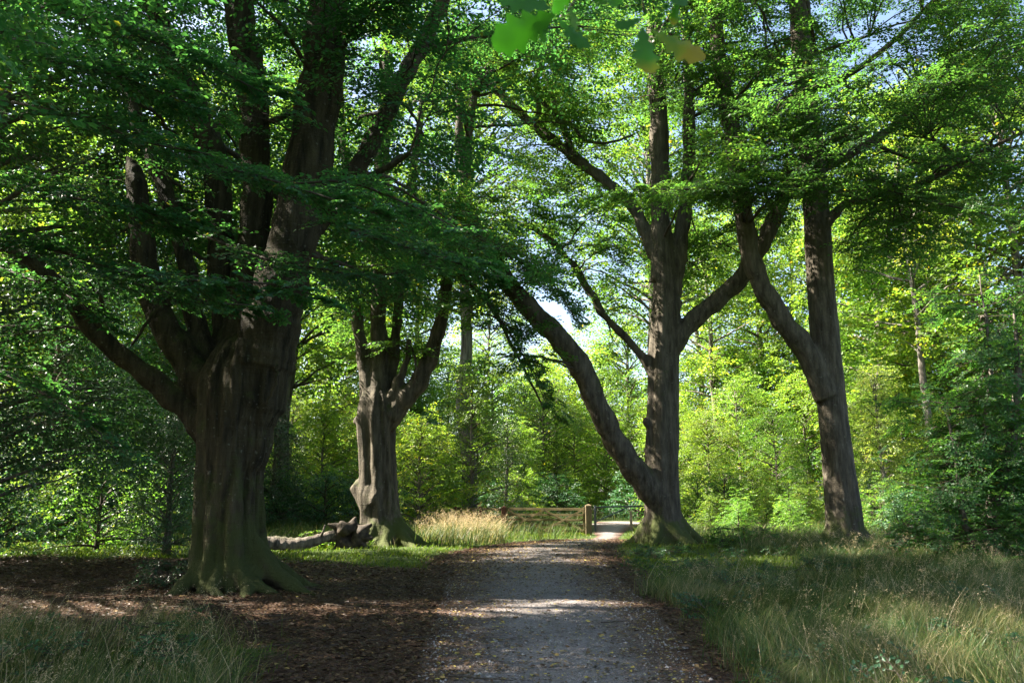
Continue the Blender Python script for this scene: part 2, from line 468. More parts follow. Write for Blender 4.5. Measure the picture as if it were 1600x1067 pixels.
def gravel_mat(name, warm):
    m, nt, N, L, out = new_mat(name)
    geo = N.new('ShaderNodeNewGeometry')
    ed = N.new('ShaderNodeAttribute'); ed.attribute_name = 'edge'
    vo = N.new('ShaderNodeTexVoronoi'); vo.inputs['Scale'].default_value = 42
    n1 = N.new('ShaderNodeTexNoise'); n1.inputs['Scale'].default_value = 0.9; n1.inputs['Detail'].default_value = 9; n1.inputs['Roughness'].default_value = 0.62
    n2 = N.new('ShaderNodeTexNoise'); n2.inputs['Scale'].default_value = 70; n2.inputs['Detail'].default_value = 3
    n3 = N.new('ShaderNodeTexNoise'); n3.inputs['Scale'].default_value = 2.6; n3.inputs['Detail'].default_value = 9; n3.inputs['Roughness'].default_value = 0.7
    for n in (vo, n1, n2, n3): L.new(geo.outputs['Position'], n.inputs['Vector'])
    rv = ramp(N, [(0.0, (0.075, 0.064, 0.06)), (0.5, (0.16, 0.14, 0.135)), (1.0, (0.32, 0.29, 0.28))])
    L.new(vo.outputs['Color'], rv.inputs[0])
    rn = ramp(N, [(0.3, (0.07, 0.056, 0.05)), (0.7, warm)]); L.new(n1.outputs[0], rn.inputs[0])
    mx = N.new('ShaderNodeMix'); mx.data_type = 'RGBA'; mx.inputs[0].default_value = 0.55
    L.new(rv.outputs[0], mx.inputs[6]); L.new(rn.outputs[0], mx.inputs[7])
    # damp dark soil and old leaves creeping in from the edges
    ad = N.new('ShaderNodeMath'); ad.operation = 'ADD'; L.new(ed.outputs['Fac'], ad.inputs[0]); L.new(n3.outputs[0], ad.inputs[1])
    mr = N.new('ShaderNodeMapRange'); mr.inputs[1].default_value = 0.85; mr.inputs[2].default_value = 1.35
    L.new(ad.outputs[0], mr.inputs[0])
    soil = ramp(N, [(0.3, (0.04, 0.024, 0.017)), (0.5, (0.085, 0.052, 0.036)), (0.72, (0.17, 0.105, 0.07))]); L.new(n2.outputs[0], soil.inputs[0])
    ms = N.new('ShaderNodeMix'); ms.data_type = 'RGBA'; L.new(mr.outputs[0], ms.inputs[0]); L.new(mx.outputs[2], ms.inputs[6]); L.new(soil.outputs[0], ms.inputs[7])
    p = N.new('ShaderNodeBsdfPrincipled'); p.inputs['Roughness'].default_value = 0.9; p.inputs['Specular IOR Level'].default_value = 0.2
    L.new(ms.outputs[2], p.inputs['Base Color'])
    hs = N.new('ShaderNodeMath'); hs.operation = 'ADD'; L.new(vo.outputs['Distance'], hs.inputs[0]); L.new(n3.outputs[0], hs.inputs[1])
    bu = N.new('ShaderNodeBump'); bu.inputs['Strength'].default_value = 0.9; bu.inputs['Distance'].default_value = 0.025
    L.new(hs.outputs[0], bu.inputs['Height']); L.new(bu.outputs[0], p.inputs['Normal'])
    L.new(p.outputs[0], out.inputs['Surface'])
    return m


def ribbon(name, Lp, Rp, z, mat, nx=16, edge_rough=0.16, crown=0.03):
    V, E = [], []
    n = len(Lp)
    for i in range(n):
        w = np.linalg.norm(Rp[i] - Lp[i])
        for j in range(nx + 1):
            t = j / nx
            s = abs(t - 0.5) * 2
            p = Lp[i] * (1 - t) + Rp[i] * t
            if j in (0, nx):
                k = edge_rough * wob(i * 0.9 + 3 * j, j * 1.0, 1.1)
                p = p + (Rp[i] - Lp[i]) / w * k
            V.append((p[0], p[1], z + crown * (1 - s * s) + 0.006 * math.sin(p[0] * 4.1 + p[1] * 1.3) * (1 - s)))
            E.append(s)
    i = np.arange(n - 1)[:, None] * (nx + 1) + np.arange(nx)[None, :]
    Q = np.stack([i, i + 1, i + nx + 2, i + nx + 1], -1).reshape(-1, 4)
    me = np_mesh(name, V, Q, [mat], smooth=True)
    a = me.attributes.new('edge', 'FLOAT', 'POINT')
    a.data.foreach_set('value', np.array(E, dtype=np.float32))
    return tag(link(name, me), kind='structure')


def build_paths():
    # keep the path's flat strip clear of the ground sheet
    ribbon('gravel_path', PATH_L, PATH_R, 0.006, gravel_mat('gravel', (0.235, 0.205, 0.192)))
    T = np.gradient(TRACK_MID, axis=0); T /= np.linalg.norm(T, axis=1)[:, None]
    S = np.stack([T[:, 1], -T[:, 0], np.zeros(len(T))], 1)
    ribbon('cross_track', TRACK_MID - S * 1.7, TRACK_MID + S * 1.7, 0.012, gravel_mat('track_gravel', (0.40, 0.34, 0.30)), nx=8)


# ------------------------------------------------------------------ foliage
def leaf_arrays(p, d, n, s, tint, fine, wid=1.0):
    """leaf quads from positions, directions, normals, sizes"""
    side = np.cross(d, n)
    side /= np.linalg.norm(side, axis=1)[:, None] + 1e-9
    n = np.cross(side, d)
    S = s[:, None]
    if fine:
        prof = [(0, 0, 0), (0.30, 0.30, 0.06), (0.26, 0.68, 0.05), (0, 1.0, -0.06), (-0.26, 0.68, 0.05), (-0.30, 0.30, 0.06)]
        faces = [(0, 1, 2, 3), (0, 3, 4, 5)]
    else:
        prof = [(0, 0, 0), (0.36, 0.5, 0.07), (0, 1.0, -0.05), (-0.36, 0.5, 0.07)]
        faces = [(0, 1, 2, 3)]
    k = len(prof)
    V = np.empty((len(p), k, 3), dtype=np.float32)
    for j, (a, b, c) in enumerate(prof):
        V[:, j] = p + S * (a * wid * side + b * d + c * n)
    base = (np.arange(len(p)) * k)[:, None]
    Q = np.concatenate([(base + np.array(f)[None, :])[:, None, :] for f in faces], 1).reshape(-1, 4)
    return V.reshape(-1, 3), Q, np.repeat(tint, len(faces))


def make_spray(rng, length=1.0, nleaf_spacing=0.06, tilt=0.35, side=7):
    """flat leafy beech spray along +x; returns leaf p, d, n and the twig polylines"""
    P, D, Nn, lines = [], [], [], []
    droop = rng.uniform(0.08, 0.3)

    def zat(x): return -droop * x * x / max(length, 0.1)

    def leaves_along(a, b):
        ln = np.linalg.norm(b - a)
        n = max(2, int(ln / nleaf_spacing))
        ax = (b - a) / (ln + 1e-9)
        for i in range(n):
            t = (i + 0.7) / n
            q = a + (b - a) * t
            sgn = 1 if i % 2 else -1
            ang = sgn * rng.uniform(0.5, 1.1)
            dx = np.array([ax[0] * math.cos(ang) - ax[1] * math.sin(ang), ax[0] * math.sin(ang) + ax[1] * math.cos(ang), rng.uniform(-0.45, 0.15)])
            dx /= np.linalg.norm(dx)
            P.append(q); D.append(dx)
            nn = np.array([rng.normal(0, tilt), rng.normal(0, tilt), 1.0]); Nn.append(nn / np.linalg.norm(nn))
    a = np.zeros(3); b = np.array([length, 0, zat(length)])
    lines.append((a, b))
    leaves_along(a + (b - a) * 0.25, b)
    for i in range(side):
        t = (i + 0.5 + rng.uniform(-0.3, 0.3)) / side
        x = length * (0.06 + 0.86 * t)
        o = np.array([x, 0, zat(x)])
        ln = length * (0.55 * (1 - t) + 0.16) * rng.uniform(0.7, 1.15)
        sg = 1 if i % 2 else -1
        an = sg * rng.uniform(0.6, 0.95)
        e = o + np.array([math.cos(an) * ln, math.sin(an) * ln, -0.12 * ln + rng.normal(0, 0.05) * ln])
        lines.append((o, e))
        leaves_along(o, e)
    return np.array(P), np.array(D), np.array(Nn), lines


def make_templates(seed, k=7, **kw):
    rng = np.random.default_rng(seed)
    return [make_spray(rng, **kw) for _ in range(k)]


BEECH = make_templates(3, length=1.0, nleaf_spacing=0.075, side=7)
COARSE = make_templates(4, length=1.0, nleaf_spacing=0.15, side=6, tilt=0.6)
SHRUB = make_templates(5, length=0.8, nleaf_spacing=0.11, side=6, tilt=0.7)


class Foliage:
    """accumulates sprays, builds one crown mesh: leaves (material 0) and twigs (material 1)"""
    def __init__(self, templates, leaf, rng, fine=True, twigs=True, tint=(0.45, 0.22)):
        self.T, self.leaf, self.rng, self.fine, self.twigs, self.tint = templates, leaf, rng, fine, twigs, tint
        self.pos, self.ax, self.sc, self.tn = [], [], [], []
        self.mb = MB()

    def spray(self, pos, az, pitch, roll, sc, tint):
        self.pos.append(pos); self.ax.append((az, pitch, roll)); self.sc.append(sc); self.tn.append(tint)

    def clump(self, c, rxy, rz, n, out=None, tint=None, size=1.0, pitch=(-0.45, 0.2)):
        rng = self.rng
        tint = self.tint[0] if tint is None else tint
        for _ in range(n):
            a = rng.uniform(0, 2 * math.pi)
            r = math.sqrt(rng.uniform(0, 1)) * rxy
            off = np.array([math.cos(a) * r, math.sin(a) * r, rng.normal(0, 0.45) * rz - 0.25 * rz * (r / rxy) ** 2])
            az = a + rng.normal(0, 0.7)
            if out is not None:
                ox, oy = math.cos(az) * 0.75 + out[0], math.sin(az) * 0.75 + out[1]
                az = math.atan2(oy, ox)
            sc = size * rng.uniform(0.65, 1.25)
            p = np.asarray(c) + off - np.array([math.cos(az), math.sin(az), 0]) * 0.4 * sc
            self.spray(p, az, rng.uniform(*pitch), rng.normal(0, 0.25), sc, tint + rng.normal(0, 0.05))

    def tube(self, P, rad, ns=5):
        v, q, t = tube(P, rad, ns, cap=False)
        self.mb.add(v, q)

    def build(self, name, mats, off=(0, 0, 0)):
        rng = self.rng
        pos = np.array(self.pos); ax = np.array(self.ax); sc = np.array(self.sc); tn = np.array(self.tn)
        which = rng.integers(0, len(self.T), len(pos))
        cz, sz = np.cos(ax[:, 0]), np.sin(ax[:, 0])
        cp, sp = np.cos(ax[:, 1]), np.sin(ax[:, 1])
        cr, sr = np.cos(ax[:, 2]), np.sin(ax[:, 2])
        X = np.stack([cz * cp, sz * cp, sp], 1)
        Y0 = np.stack([-sz, cz, np.zeros_like(cz)], 1)
        Z0 = np.cross(X, Y0)
        Yv = Y0 * cr[:, None] + Z0 * sr[:, None]
        Zv = np.cross(X, Yv)
        Vs, Qs, Ts, Ms, nv = [], [], [], [], 0
        for k, (tp, td, tnn, lines) in enumerate(self.T):
            I = np.where(which == k)[0]
            if not len(I): continue
            B = np.stack([X[I], Yv[I], Zv[I]], 1)            # rows = axes
            p = np.einsum('lk,ikj->ilj', tp, B) * sc[I][:, None, None] + pos[I][:, None, :]
            d = np.einsum('lk,ikj->ilj', td, B)
            n = np.einsum('lk,ikj->ilj', tnn, B)
            m = len(tp)
            p, d, n = p.reshape(-1, 3), d.reshape(-1, 3), n.reshape(-1, 3)
            keep = rng.uniform(0, 1, len(p)) > 0.06
            s = self.leaf * rng.uniform(0.7, 1.2, len(p)) * np.repeat(np.clip(sc[I], 0.8, 1.2), m)
            t = np.clip(np.repeat(tn[I], m) + rng.normal(0, self.tint[1], len(p)) * 0.6, 0, 1)
            t = np.where(rng.uniform(0, 1, len(p)) < 0.006, 1.0, np.minimum(t, 0.93))
            v, q, tt = leaf_arrays(p[keep], d[keep], n[keep], s[keep], t[keep], self.fine)
            Vs.append(v); Qs.append(q + nv); Ts.append(tt); Ms.append(np.zeros(len(q), np.int32)); nv += len(v)
            if self.twigs:
                # three-sided twigs along the spray's lines
                for (a, b) in lines:
                    A = np.einsum('k,ikj->ij', a, B) * sc[I][:, None] + pos[I]
                    E = np.einsum('k,ikj->ij', b, B) * sc[I][:, None] + pos[I]
                    r0, r1 = (0.007, 0.002) if a is lines[0][0] else (0.004, 0.0015)
                    V6 = np.empty((len(I), 6, 3), np.float32)
                    for j in range(3):
                        an = j * 2.094
                        o = math.cos(an) * Yv[I] + math.sin(an) * Zv[I]
                        V6[:, j] = A + o * r0; V6[:, 3 + j] = E + o * r1
                    base = (np.arange(len(I)) * 6)[:, None]
                    q = np.concatenate([(base + np.array([j, (j + 1) % 3, 3 + (j + 1) % 3, 3 + j])[None])[:, None] for j in range(3)], 1).reshape(-1, 4)
                    Vs.append(V6.reshape(-1, 3)); Qs.append(q + nv); Ts.append(np.zeros(len(q))); Ms.append(np.ones(len(q), np.int32)); nv += len(V6) * 6
        if self.mb.n:
            v, q, _ = self.mb.arrays()
            Vs.append(v.astype(np.float32)); Qs.append(q + nv); Ts.append(np.zeros(len(q))); Ms.append(np.ones(len(q), np.int32)); nv += len(v)
        V = np.concatenate(Vs) - np.asarray(off, dtype=np.float32)
        mi = np.concatenate(Ms)
        return np_mesh(name, V, np.concatenate(Qs), mats, matidx=mi, tint=np.concatenate(Ts), smooth=mi == 1)


def curve_between(s, e, rng, lift=0.15, n=8, wobble=0.06):
    s, e = np.asarray(s, float), np.asarray(e, float)
    L = np.linalg.norm(e - s)
    c = s + (e - s) * 0.5 + np.array([0, 0, lift * L]) + rng.normal(0, wobble * L, 3)
    t = np.linspace(0, 1, n)[:, None]
    P = (1 - t) ** 2 * s + 2 * t * (1 - t) * c + t * t * e
    P[1:-1] += rng.normal(0, 0.012 * L, (n - 2, 3))
    return P


# ------------------------------------------------------------------ big beeches: traced skeletons, fused by voxel remesh
def smooth_verts(V, Q, it=3, lam=0.5):
    E = np.concatenate([Q[:, [0, 1]], Q[:, [1, 2]], Q[:, [2, 3]], Q[:, [3, 0]]])
    deg = np.bincount(E.ravel(), minlength=len(V)).astype(float)[:, None]
    for _ in range(it):
        S = np.zeros_like(V)
        for k in range(3):
            S[:, k] = np.bincount(E[:, 0], V[E[:, 1], k], len(V)) + np.bincount(E[:, 1], V[E[:, 0], k], len(V))
        V = V + lam * (S / deg - V)
    return V


def remesh(mb, voxel):
    v, q, t = mb.arrays()
    me = np_mesh('fuse', v, q, [], tris=t)
    o = bpy.data.objects.new('fuse', me)
    C.objects.link(o)
    md = o.modifiers.new('r', 'REMESH'); md.mode = 'VOXEL'; md.voxel_size = voxel; md.adaptivity = 0
    dg = bpy.context.evaluated_depsgraph_get()
    e = o.evaluated_get(dg)
    m2 = e.to_mesh()
    V = np.empty(len(m2.vertices) * 3); m2.vertices.foreach_get('co', V); V = V.reshape(-1, 3)
    lt = np.empty(len(m2.polygons), np.int32); m2.polygons.foreach_get('loop_total', lt)
    lp = np.empty(len(m2.loops), np.int32); m2.loops.foreach_get('vertex_index', lp)
    assert (lt == 4).all()
    Q = lp.reshape(-1, 4).copy()
    e.to_mesh_clear()
    bpy.data.objects.remove(o)
    bpy.data.meshes.remove(me)
    return V, Q


def split_parts(V, Q, skel, ids_thin=()):
    """faces go to the nearest skeleton branch"""
    fc = V[Q].mean(1)
    best = np.full(len(fc), 1e9); own = np.zeros(len(fc), np.int32)
    for i, (P, r) in enumerate(skel):
        for k in range(0, len(P)):
            d = np.linalg.norm(fc - P[k], axis=1) - r[k]
            if i > 0 and k < len(P) * 0.12:
                d = d + 0.15
            m = d < best - (0.02 if i else 0)
            best[m] = d[m]; own[m] = i
    return own


def big_tree(name, label, cat, Y, base_px, trunk, limbs, mat, voxel, lobes, roots, group=None, flare=0.6, burrs=(), thin=(), fold_gain=0.6, slim=1.0):
    """trunk: (px, py, width); limbs: lists of (px, py, depth offset, width); returns the Empty, its skeleton"""
    bx, by, _ = at(base_px[0], base_px[1], Y)
    base = np.array([bx, Y, float(gh(np.array([bx]), np.array([Y]))[0])])
    mb = MB()
    tp = [np.array([*at(px, py, Y), metres(w, px, py, Y) / 2]) for px, py, w in trunk]
    tp[0][2] = -0.35
    tc = catmull(tp, 10)
    tc[:, 3] *= 0.90 * slim
    P, r = tc[:, :3], tc[:, 3]

    def lob(th, i):
        z = P[i][2]
        f = np.ones_like(th)
        for (k, ph, am) in lobes:
            f += am * (1.3 - 2.6 * np.abs(np.sin(0.5 * (k * th + ph + 0.22 * z + 0.3 * math.sin(1.3 * z + k)))) ** 0.7 + 0.48) * (-1)
        fl = flare * math.exp(-max(z, 0) / 0.45)
        f *= 1 + fl * (0.55 + 0.45 * np.cos(7 * th + 0.8) * np.cos(3 * th))
        return f
    v, q, t = tube(P, r, 96, lob)
    mb.add(v, q, t)
    skel = [(P, r)]
    names = ['trunk']
    for L in limbs:
        lp = [np.array([*at(px, py, Y + dy), metres(w, px, py, Y + dy) / 2]) for px, py, dy, w in L]
        lc = catmull(lp, 8)
        lc[:, 3] *= 0.90 * slim
        lc[:, 3] *= 1 + 0.06 * np.sin(np.arange(len(lc)) * 1.1 + len(skel)) + 0.04 * np.sin(np.arange(len(lc)) * 2.7)
        lc[:, 0] += 0.02 * np.sin(np.arange(len(lc)) * 0.9 + len(skel) * 2)
        v, q, t = tube(lc[:, :3], lc[:, 3], 18)
        mb.add(v, q, t)
        skel.append((lc[:, :3], lc[:, 3])); names.append('limb')
    # surface roots
    rr = np.random.default_rng(len(name) + int(Y * 7))
    for (an, ln, rad) in roots:
        d = np.array([math.cos(an), math.sin(an), 0])
        r0 = r[0] * 0.55
        pts = np.array([base + d * r0 * 0.6 + (0, 0, 0.75 * rad / 0.16), base + d * (r0 + ln * 0.25) + (0, 0, 0.34 * rad / 0.16), base + d * (r0 + ln * 0.6) + np.array([-d[1], d[0], 0]) * rr.normal(0, 0.1) + (0, 0, 0.08), base + d * (r0 + ln) + np.array([-d[1], d[0], 0]) * rr.normal(0, 0.18) + (0, 0, -0.10)])
        pc = catmull(pts, 6)
        rd = np.linspace(rad * 1.5, rad * 0.45, len(pc))
        v, q, t = tube(pc, rd, 12)
        mb.add(v, q, t)
    for (px, py, dx, dy, w) in burrs:
        p0 = at(px, py, Y - 0.05); p1 = at(px + dx, py + dy, Y - 0.15)
        rw = metres(w, px, py, Y) / 2
        pts = np.array([p0, p0 * 0.5 + p1 * 0.5, p1])
        v, q, t = tube(catmull(pts, 4), np.linspace(rw * 1.25, rw * 0.34, 9), 12)
        mb.add(v, q, t)
    V, Q = remesh(mb, voxel)
    V = smooth_verts(V, Q, 3)
    # gnarls and vertical folds in the bole
    nrm = np.zeros_like(V)
    fn = np.cross(V[Q[:, 2]] - V[Q[:, 0]], V[Q[:, 3]] - V[Q[:, 1]])
    for k in range(4):
        for j in range(3):
            nrm[:, j] += np.bincount(Q[:, k], fn[:, j], len(V))
    nrm /= np.linalg.norm(nrm, axis=1)[:, None] + 1e-12
    x, y, z = V[:, 0] - base[0], V[:, 1] - base[1], V[:, 2]
    th = np.arctan2(y, x)
    fold = np.abs(np.sin(4.5 * th + 0.5 * np.sin(1.7 * z) + 0.35 * z)) ** 0.6 - 0.7
    fold2 = np.abs(np.sin(10.5 * th - 0.4 * z + 0.9 * np.sin(2.3 * z + th))) ** 0.7 - 0.66
    bole = np.clip(1.6 - np.hypot(x, y) / (r[len(r) // 2] * 1.1), 0, 1) * np.clip((r[len(r) // 2] * 9 - z), 0, 1)
    disp = fold_gain * bole * (0.075 * fold + 0.035 * fold2) + 0.022 * np.sin(x * 7 + 1.3 * np.sin(z * 1.1)) * np.sin(y * 8 + z * 0.7) + 0.010 * np.sin(x * 19 + z * 1.7) * np.sin(y * 17 + z * 2.3) + 0.008 * np.sin(z * 9 + x * 5) * np.sin(y * 11)
    V = V + nrm * (disp * min(1.0, r[len(r) // 2] / 0.5))[:, None]
    own = split_parts(V, Q, skel)
    vn = np.zeros_like(V)
    fn = np.cross(V[Q[:, 2]] - V[Q[:, 0]], V[Q[:, 3]] - V[Q[:, 1]])
    for k in range(4):
        for j in range(3):
            vn[:, j] += np.bincount(Q[:, k], fn[:, j], len(V))
    vn /= np.linalg.norm(vn, axis=1)[:, None] + 1e-12
    root = empty(name, base)
    tag(root, label, cat, group)
    for i, nm in enumerate(names):
        f = Q[own == i]
        if not len(f): continue
        u, inv = np.unique(f, return_inverse=True)
        pm = np_mesh(nm, V[u] - base, inv.reshape(-1, 4), [mat], smooth=True)
        pm.normals_split_custom_set_from_vertices(vn[u].tolist())
        link(nm, pm, root)
    for L in thin:
        lp = [np.array([*at(px, py, Y + dy), metres(w, px, py, Y + dy) / 2]) for px, py, dy, w in L]
        lc = catmull(lp, 7)
        lc[:, :3] += np.random.default_rng(len(L)).normal(0, 0.012, (len(lc), 3))
        m2 = MB(); v, q, t = tube(lc[:, :3], lc[:, 3], 8); m2.add(v, q, t)
        link('branch', m2.mesh('branch', [mat], off=base), root)
        skel.append((lc[:, :3], lc[:, 3]))
    return root, base, skel


# windows of the picture that stay open: (x0, y0, x1, y1, nearer than)
OPEN = [(272, 480, 475, 960, 16), (540, 470, 720, 870, 27), (985, 330, 1080, 860, 30), (1150, 330, 1345, 860, 28),
        (700, 770, 1010, 860, 36), (955, 225, 1000, 262, 300), (690, 850, 1600, 1067, 40), (0, 850, 700, 1067, 40),
        (760, 120, 1000, 330, 27), (850, 470, 1000, 760, 28)]


def is_open(p, rad):
    px, py = project(p)
    px, py = px[0], py[0]
    k = F / max(1.0, p[1]) * rad * 0.55
    for x0, y0, x1, y1, dep in OPEN:
        if p[1] < dep and x0 - k < px < x1 + k and y0 - k * 0.6 < py < y1 + k * 0.6:
            return True
    return False


def in_glade(c, rad):
    """clumps that would close the gap letting sun fall across the path"""
    t = c[2] / math.tan(SUN_EL)
    x, y = c[0] - math.sin(SUN_AZ) * t, c[1] - math.cos(SUN_AZ) * t
    return -9 < x < 3.2 and abs(y - 11.9 - 0.4 * math.sin(x * 0.8)) < 0.35 + 0.75 * rad


def nearest_node(skel, c):
    best, bp, br = 1e9, None, 0.05
    for i, (P, r) in enumerate(skel):
        k0 = int(len(P) * (0.75 if i == 0 else 0.35))
        for k in range(k0, len(P)):
            d = np.linalg.norm(P[k] - c) + max(0, P[k][2] - c[2] + 0.3) * 0.8
            if d < best:
                best, bp, br = d, P[k], r[k]
    return bp, br, best


def big_crown(root, base, skel, seed, centre, radii, n_clumps, per, leaf=0.095, tint=(0.42, 0.2), mat='leaf_beech', clumps=(), low=0.0, keep=True, rx=(1.0, 1.9), fine=True):
    rng = np.random.default_rng(seed)
    fo = Foliage(BEECH, leaf, rng, fine=fine, tint=tint)
    cs = []
    tries = 0
    while len(cs) < n_clumps and tries < n_clumps * 40:
        tries += 1
        v = rng.normal(0, 1, 3); v /= np.linalg.norm(v)
        rr = rng.uniform(0.25, 1.0) ** 0.5
        c = np.asarray(centre) + v * np.asarray(radii) * rr
        if c[2] < base[2] + low: continue
        rad = rng.uniform(*rx)
        if keep and is_open(c, rad): continue
        if in_glade(c, rad): continue
        if wob(c[0] * 0.55 + seed, c[1] * 0.55 + c[2] * 0.9, 1.0) < -0.42: continue
        cs.append((c, rad, per, None))
    for (px, py, Yc, rad, n, tn) in clumps:
        if in_glade(at(px, py, Yc), rad): continue
        cs.append((at(px, py, Yc), rad, n, tn))
    for c, rad, n, tn in cs:
        s, r, dist = nearest_node(skel, c)
        P = curve_between(s, c, rng, lift=0.10, n=9)
        r0 = min(r * 0.6, 0.014 * dist + 0.014)
        fo.tube(P, np.linspace(r0, 0.010, len(P)), 5)
        o = (c - s)[:2]; o = o / (np.linalg.norm(o) + 1e-6)
        # forked twigs inside the clump
        for k in range(3):
            e = c + np.array([rng.normal(0, 0.6) + o[0] * 0.5, rng.normal(0, 0.6) + o[1] * 0.5, rng.normal(-0.05, 0.15)]) * rad
            fo.tube(curve_between(P[5 + k % 3], e, rng, 0.05, 6), np.linspace(0.012, 0.005, 6), 4)
        fo.clump(c, rad, rad * 0.38, n, out=o * 0.6, tint=tn)
    me = fo.build('crown', [M[mat], M['twig']], off=base)
    return link('crown', me, root)


def bough(root, base, pts, seed, spread=1.1, dens=9.0, leaf=0.095, tint=0.4, r0=0.04, mat='leaf_beech', hang=-0.2):
    """a long leafy bough traced through the air, a part of its tree"""
    rng = np.random.default_rng(seed)
    P = catmull([at(px, py, Y) for px, py, Y in pts], 10)
    fo = Foliage(BEECH, leaf, rng, fine=True, tint=(tint, 0.2))
    fo.tube(P, np.linspace(r0, 0.008, len(P)), 6)
    seg = np.linalg.norm(np.diff(P, axis=0), axis=1)
    cum = np.concatenate([[0], np.cumsum(seg)])
    for s in np.arange(0.1 * cum[-1], cum[-1], 1.0 / dens):
        i = min(np.searchsorted(cum, s), len(P) - 1)
        p = P[i] + rng.normal(0, 0.05, 3)
        d = P[min(i + 1, len(P) - 1)] - P[max(i - 1, 0)]
        az = math.atan2(d[1], d[0]) + (1 if rng.uniform() < 0.5 else -1) * rng.uniform(0.3, 1.3)
        sc = spread * rng.uniform(0.5, 1.15) * (0.55 + 0.45 * math.sin(math.pi * min(1, 0.15 + s / cum[-1])))
        fo.spray(p, az, rng.uniform(hang - 0.25, hang + 0.3), rng.normal(0, 0.2), sc, tint + rng.normal(0, 0.06))
        if spread > 0.9:
            q = p + np.array([math.cos(az), math.sin(az), -0.15]) * sc * 0.75
            fo.spray(q, az + rng.normal(0, 0.5), rng.uniform(hang - 0.3, hang + 0.2), rng.normal(0, 0.25), sc * 0.8, tint + rng.normal(0, 0.06))
    return link('leafy_bough', fo.build('leafy_bough', [M[mat], M['twig']], off=base), root)


exec_after = []


# ================================================================== BUILD
build_ground()
build_paths()

# ---- the four old beeches -------------------------------------------------------------------------
Y1 = 14.1
t1, b1, s1 = big_tree(
    'pollard_beech', 'massive dark old pollard beech with fluted bole, many stems and spreading roots', 'tree', Y1, (360, 928),
    [(362, 935, 126), (358, 860, 114), (357, 770, 103), (357, 690, 104), (363, 640, 112), (368, 590, 108), (374, 550, 70), (378, 520, 24)],
    [[(366, 790, 0, 60), (382, 680, 0, 92), (406, 580, 0, 106), (424, 500, -0.05, 100), (452, 400, -0.05, 84), (480, 270, 0, 78), (503, 120, 0.1, 74), (512, 0, 0.2, 70), (522, -160, 0.3, 54), (515, -360, 0.4, 36), (525, -600, 0.5, 18)],
     [(372, 560, 0.45, 70), (386, 450, 0.5, 62), (400, 330, 0.5, 54), (398, 200, 0.5, 50), (388, 100, 0.5, 49), (371, 0, 0.5, 47), (350, -200, 0.4, 36), (335, -420, 0.3, 20)],
     [(335, 640, 0, 66), (292, 560, 0, 54), (252, 500, 0, 47), (230, 425, 0.05, 43), (219, 340, 0.1, 40), (212, 280, 0.1, 33), (205, 262, 0.1, 20), (203, 244, 0.1, 9)],
     [(330, 600, 0.2, 50), (304, 500, 0.3, 36), (292, 410, 0.4, 30), (266, 320, 0.5, 28), (240, 252, 0.6, 26), (205, 160, 0.8, 22), (160, 40, 1.0, 16)],
     [(335, 680, -0.05, 58), (272, 622, -0.1, 42), (216, 575, -0.2, 36), (166, 537, -0.4, 33), (128, 490, -0.6, 30), (88, 440, -0.8, 27), (30, 398, -1.0, 22), (-70, 350, -1.2, 17), (-200, 320, -1.4, 12)],
     [(352, 560, 0.6, 46), (346, 400, 0.8, 44), (337, 250, 0.9, 43), (300, 160, 0.9, 41), (262, 70, 0.9, 37), (235, 0, 0.9, 34), (190, -140, 0.8, 26), (150, -300, 0.8, 16)],
     [(430, 470, 0.3, 50), (470, 390, 0.5, 38), (522, 312, 0.8, 33), (585, 215, 1.1, 31), (625, 130, 1.3, 30), (655, 80, 1.5, 28), (692, 0, 1.7, 25), (735, -130, 2.0, 17)]],
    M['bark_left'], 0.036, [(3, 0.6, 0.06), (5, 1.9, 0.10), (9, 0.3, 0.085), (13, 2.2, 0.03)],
    [(-0.35, 1.5, 0.17), (-1.0, 1.0, 0.15), (-1.6, 0.8, 0.13), (-2.3, 0.9, 0.15), (3.0, 0.8, 0.16), (2.3, 1.0, 0.15), (1.2, 1.0, 0.14), (0.3, 1.2, 0.16), (-0.7, 1.2, 0.12)],
    flare=0.35, burrs=[(330, 700, -22, 5, 30)],
    thin=[[(402, 185, 0.4, 10), (425, 190, 0.3, 9), (455, 178, 0.2, 8)],
          [(300, 480, 0.2, 11), (275, 470, 0.0, 9), (240, 490, -0.3, 6), (205, 540, -0.5, 4)],
          [(168, 535, -0.4, 10), (150, 500, -0.6, 8), (160, 470, -0.9, 6), (135, 440, -1.1, 4)],
          [(433, 570, -0.5, 5), (430, 600, -0.6, 5), (418, 632, -0.55, 4)],
          [(500, 330, 0.5, 16), (560, 285, 0.0, 12), (605, 262, -0.3, 9), (640, 240, -0.6, 6)]], fold_gain=1.2)
big_crown(t1, b1, s1, 101, (b1[0] - 0.5, Y1 + 1.8, 12.5), (7.5, 5.2, 8.0), 150, 24, low=4.8, tint=(0.38, 0.2), mat='leaf_sky_tint',
          clumps=[(60, 120, 12.0, 1.4, 26, 0.3), (150, 60, 12.5, 1.4, 26, 0.3), (40, 260, 11.5, 1.4, 24, 0.3), (130, 210, 12.0, 1.2, 22, 0.3), (90, 330, 12.5, 1.3, 24, 0.3),
                  (20, 430, 12.5, 1.2, 22, 0.3), (120, 420, 13.0, 1.0, 16, 0.3), (170, 330, 12.5, 1.1, 18, 0.3), (-20, 30, 12, 1.6, 24, 0.3), (230, 120, 14.5, 1.2, 20, 0.42), (60, 520, 14, 1.0, 16, 0.3),
                  (520, 380, 13.2, 0.9, 18, 0.34), (430, 350, 13.0, 0.8, 16, 0.34), (590, 300, 14.5, 1.1, 22, 0.36), (660, 250, 15, 1.0, 20, 0.4)])
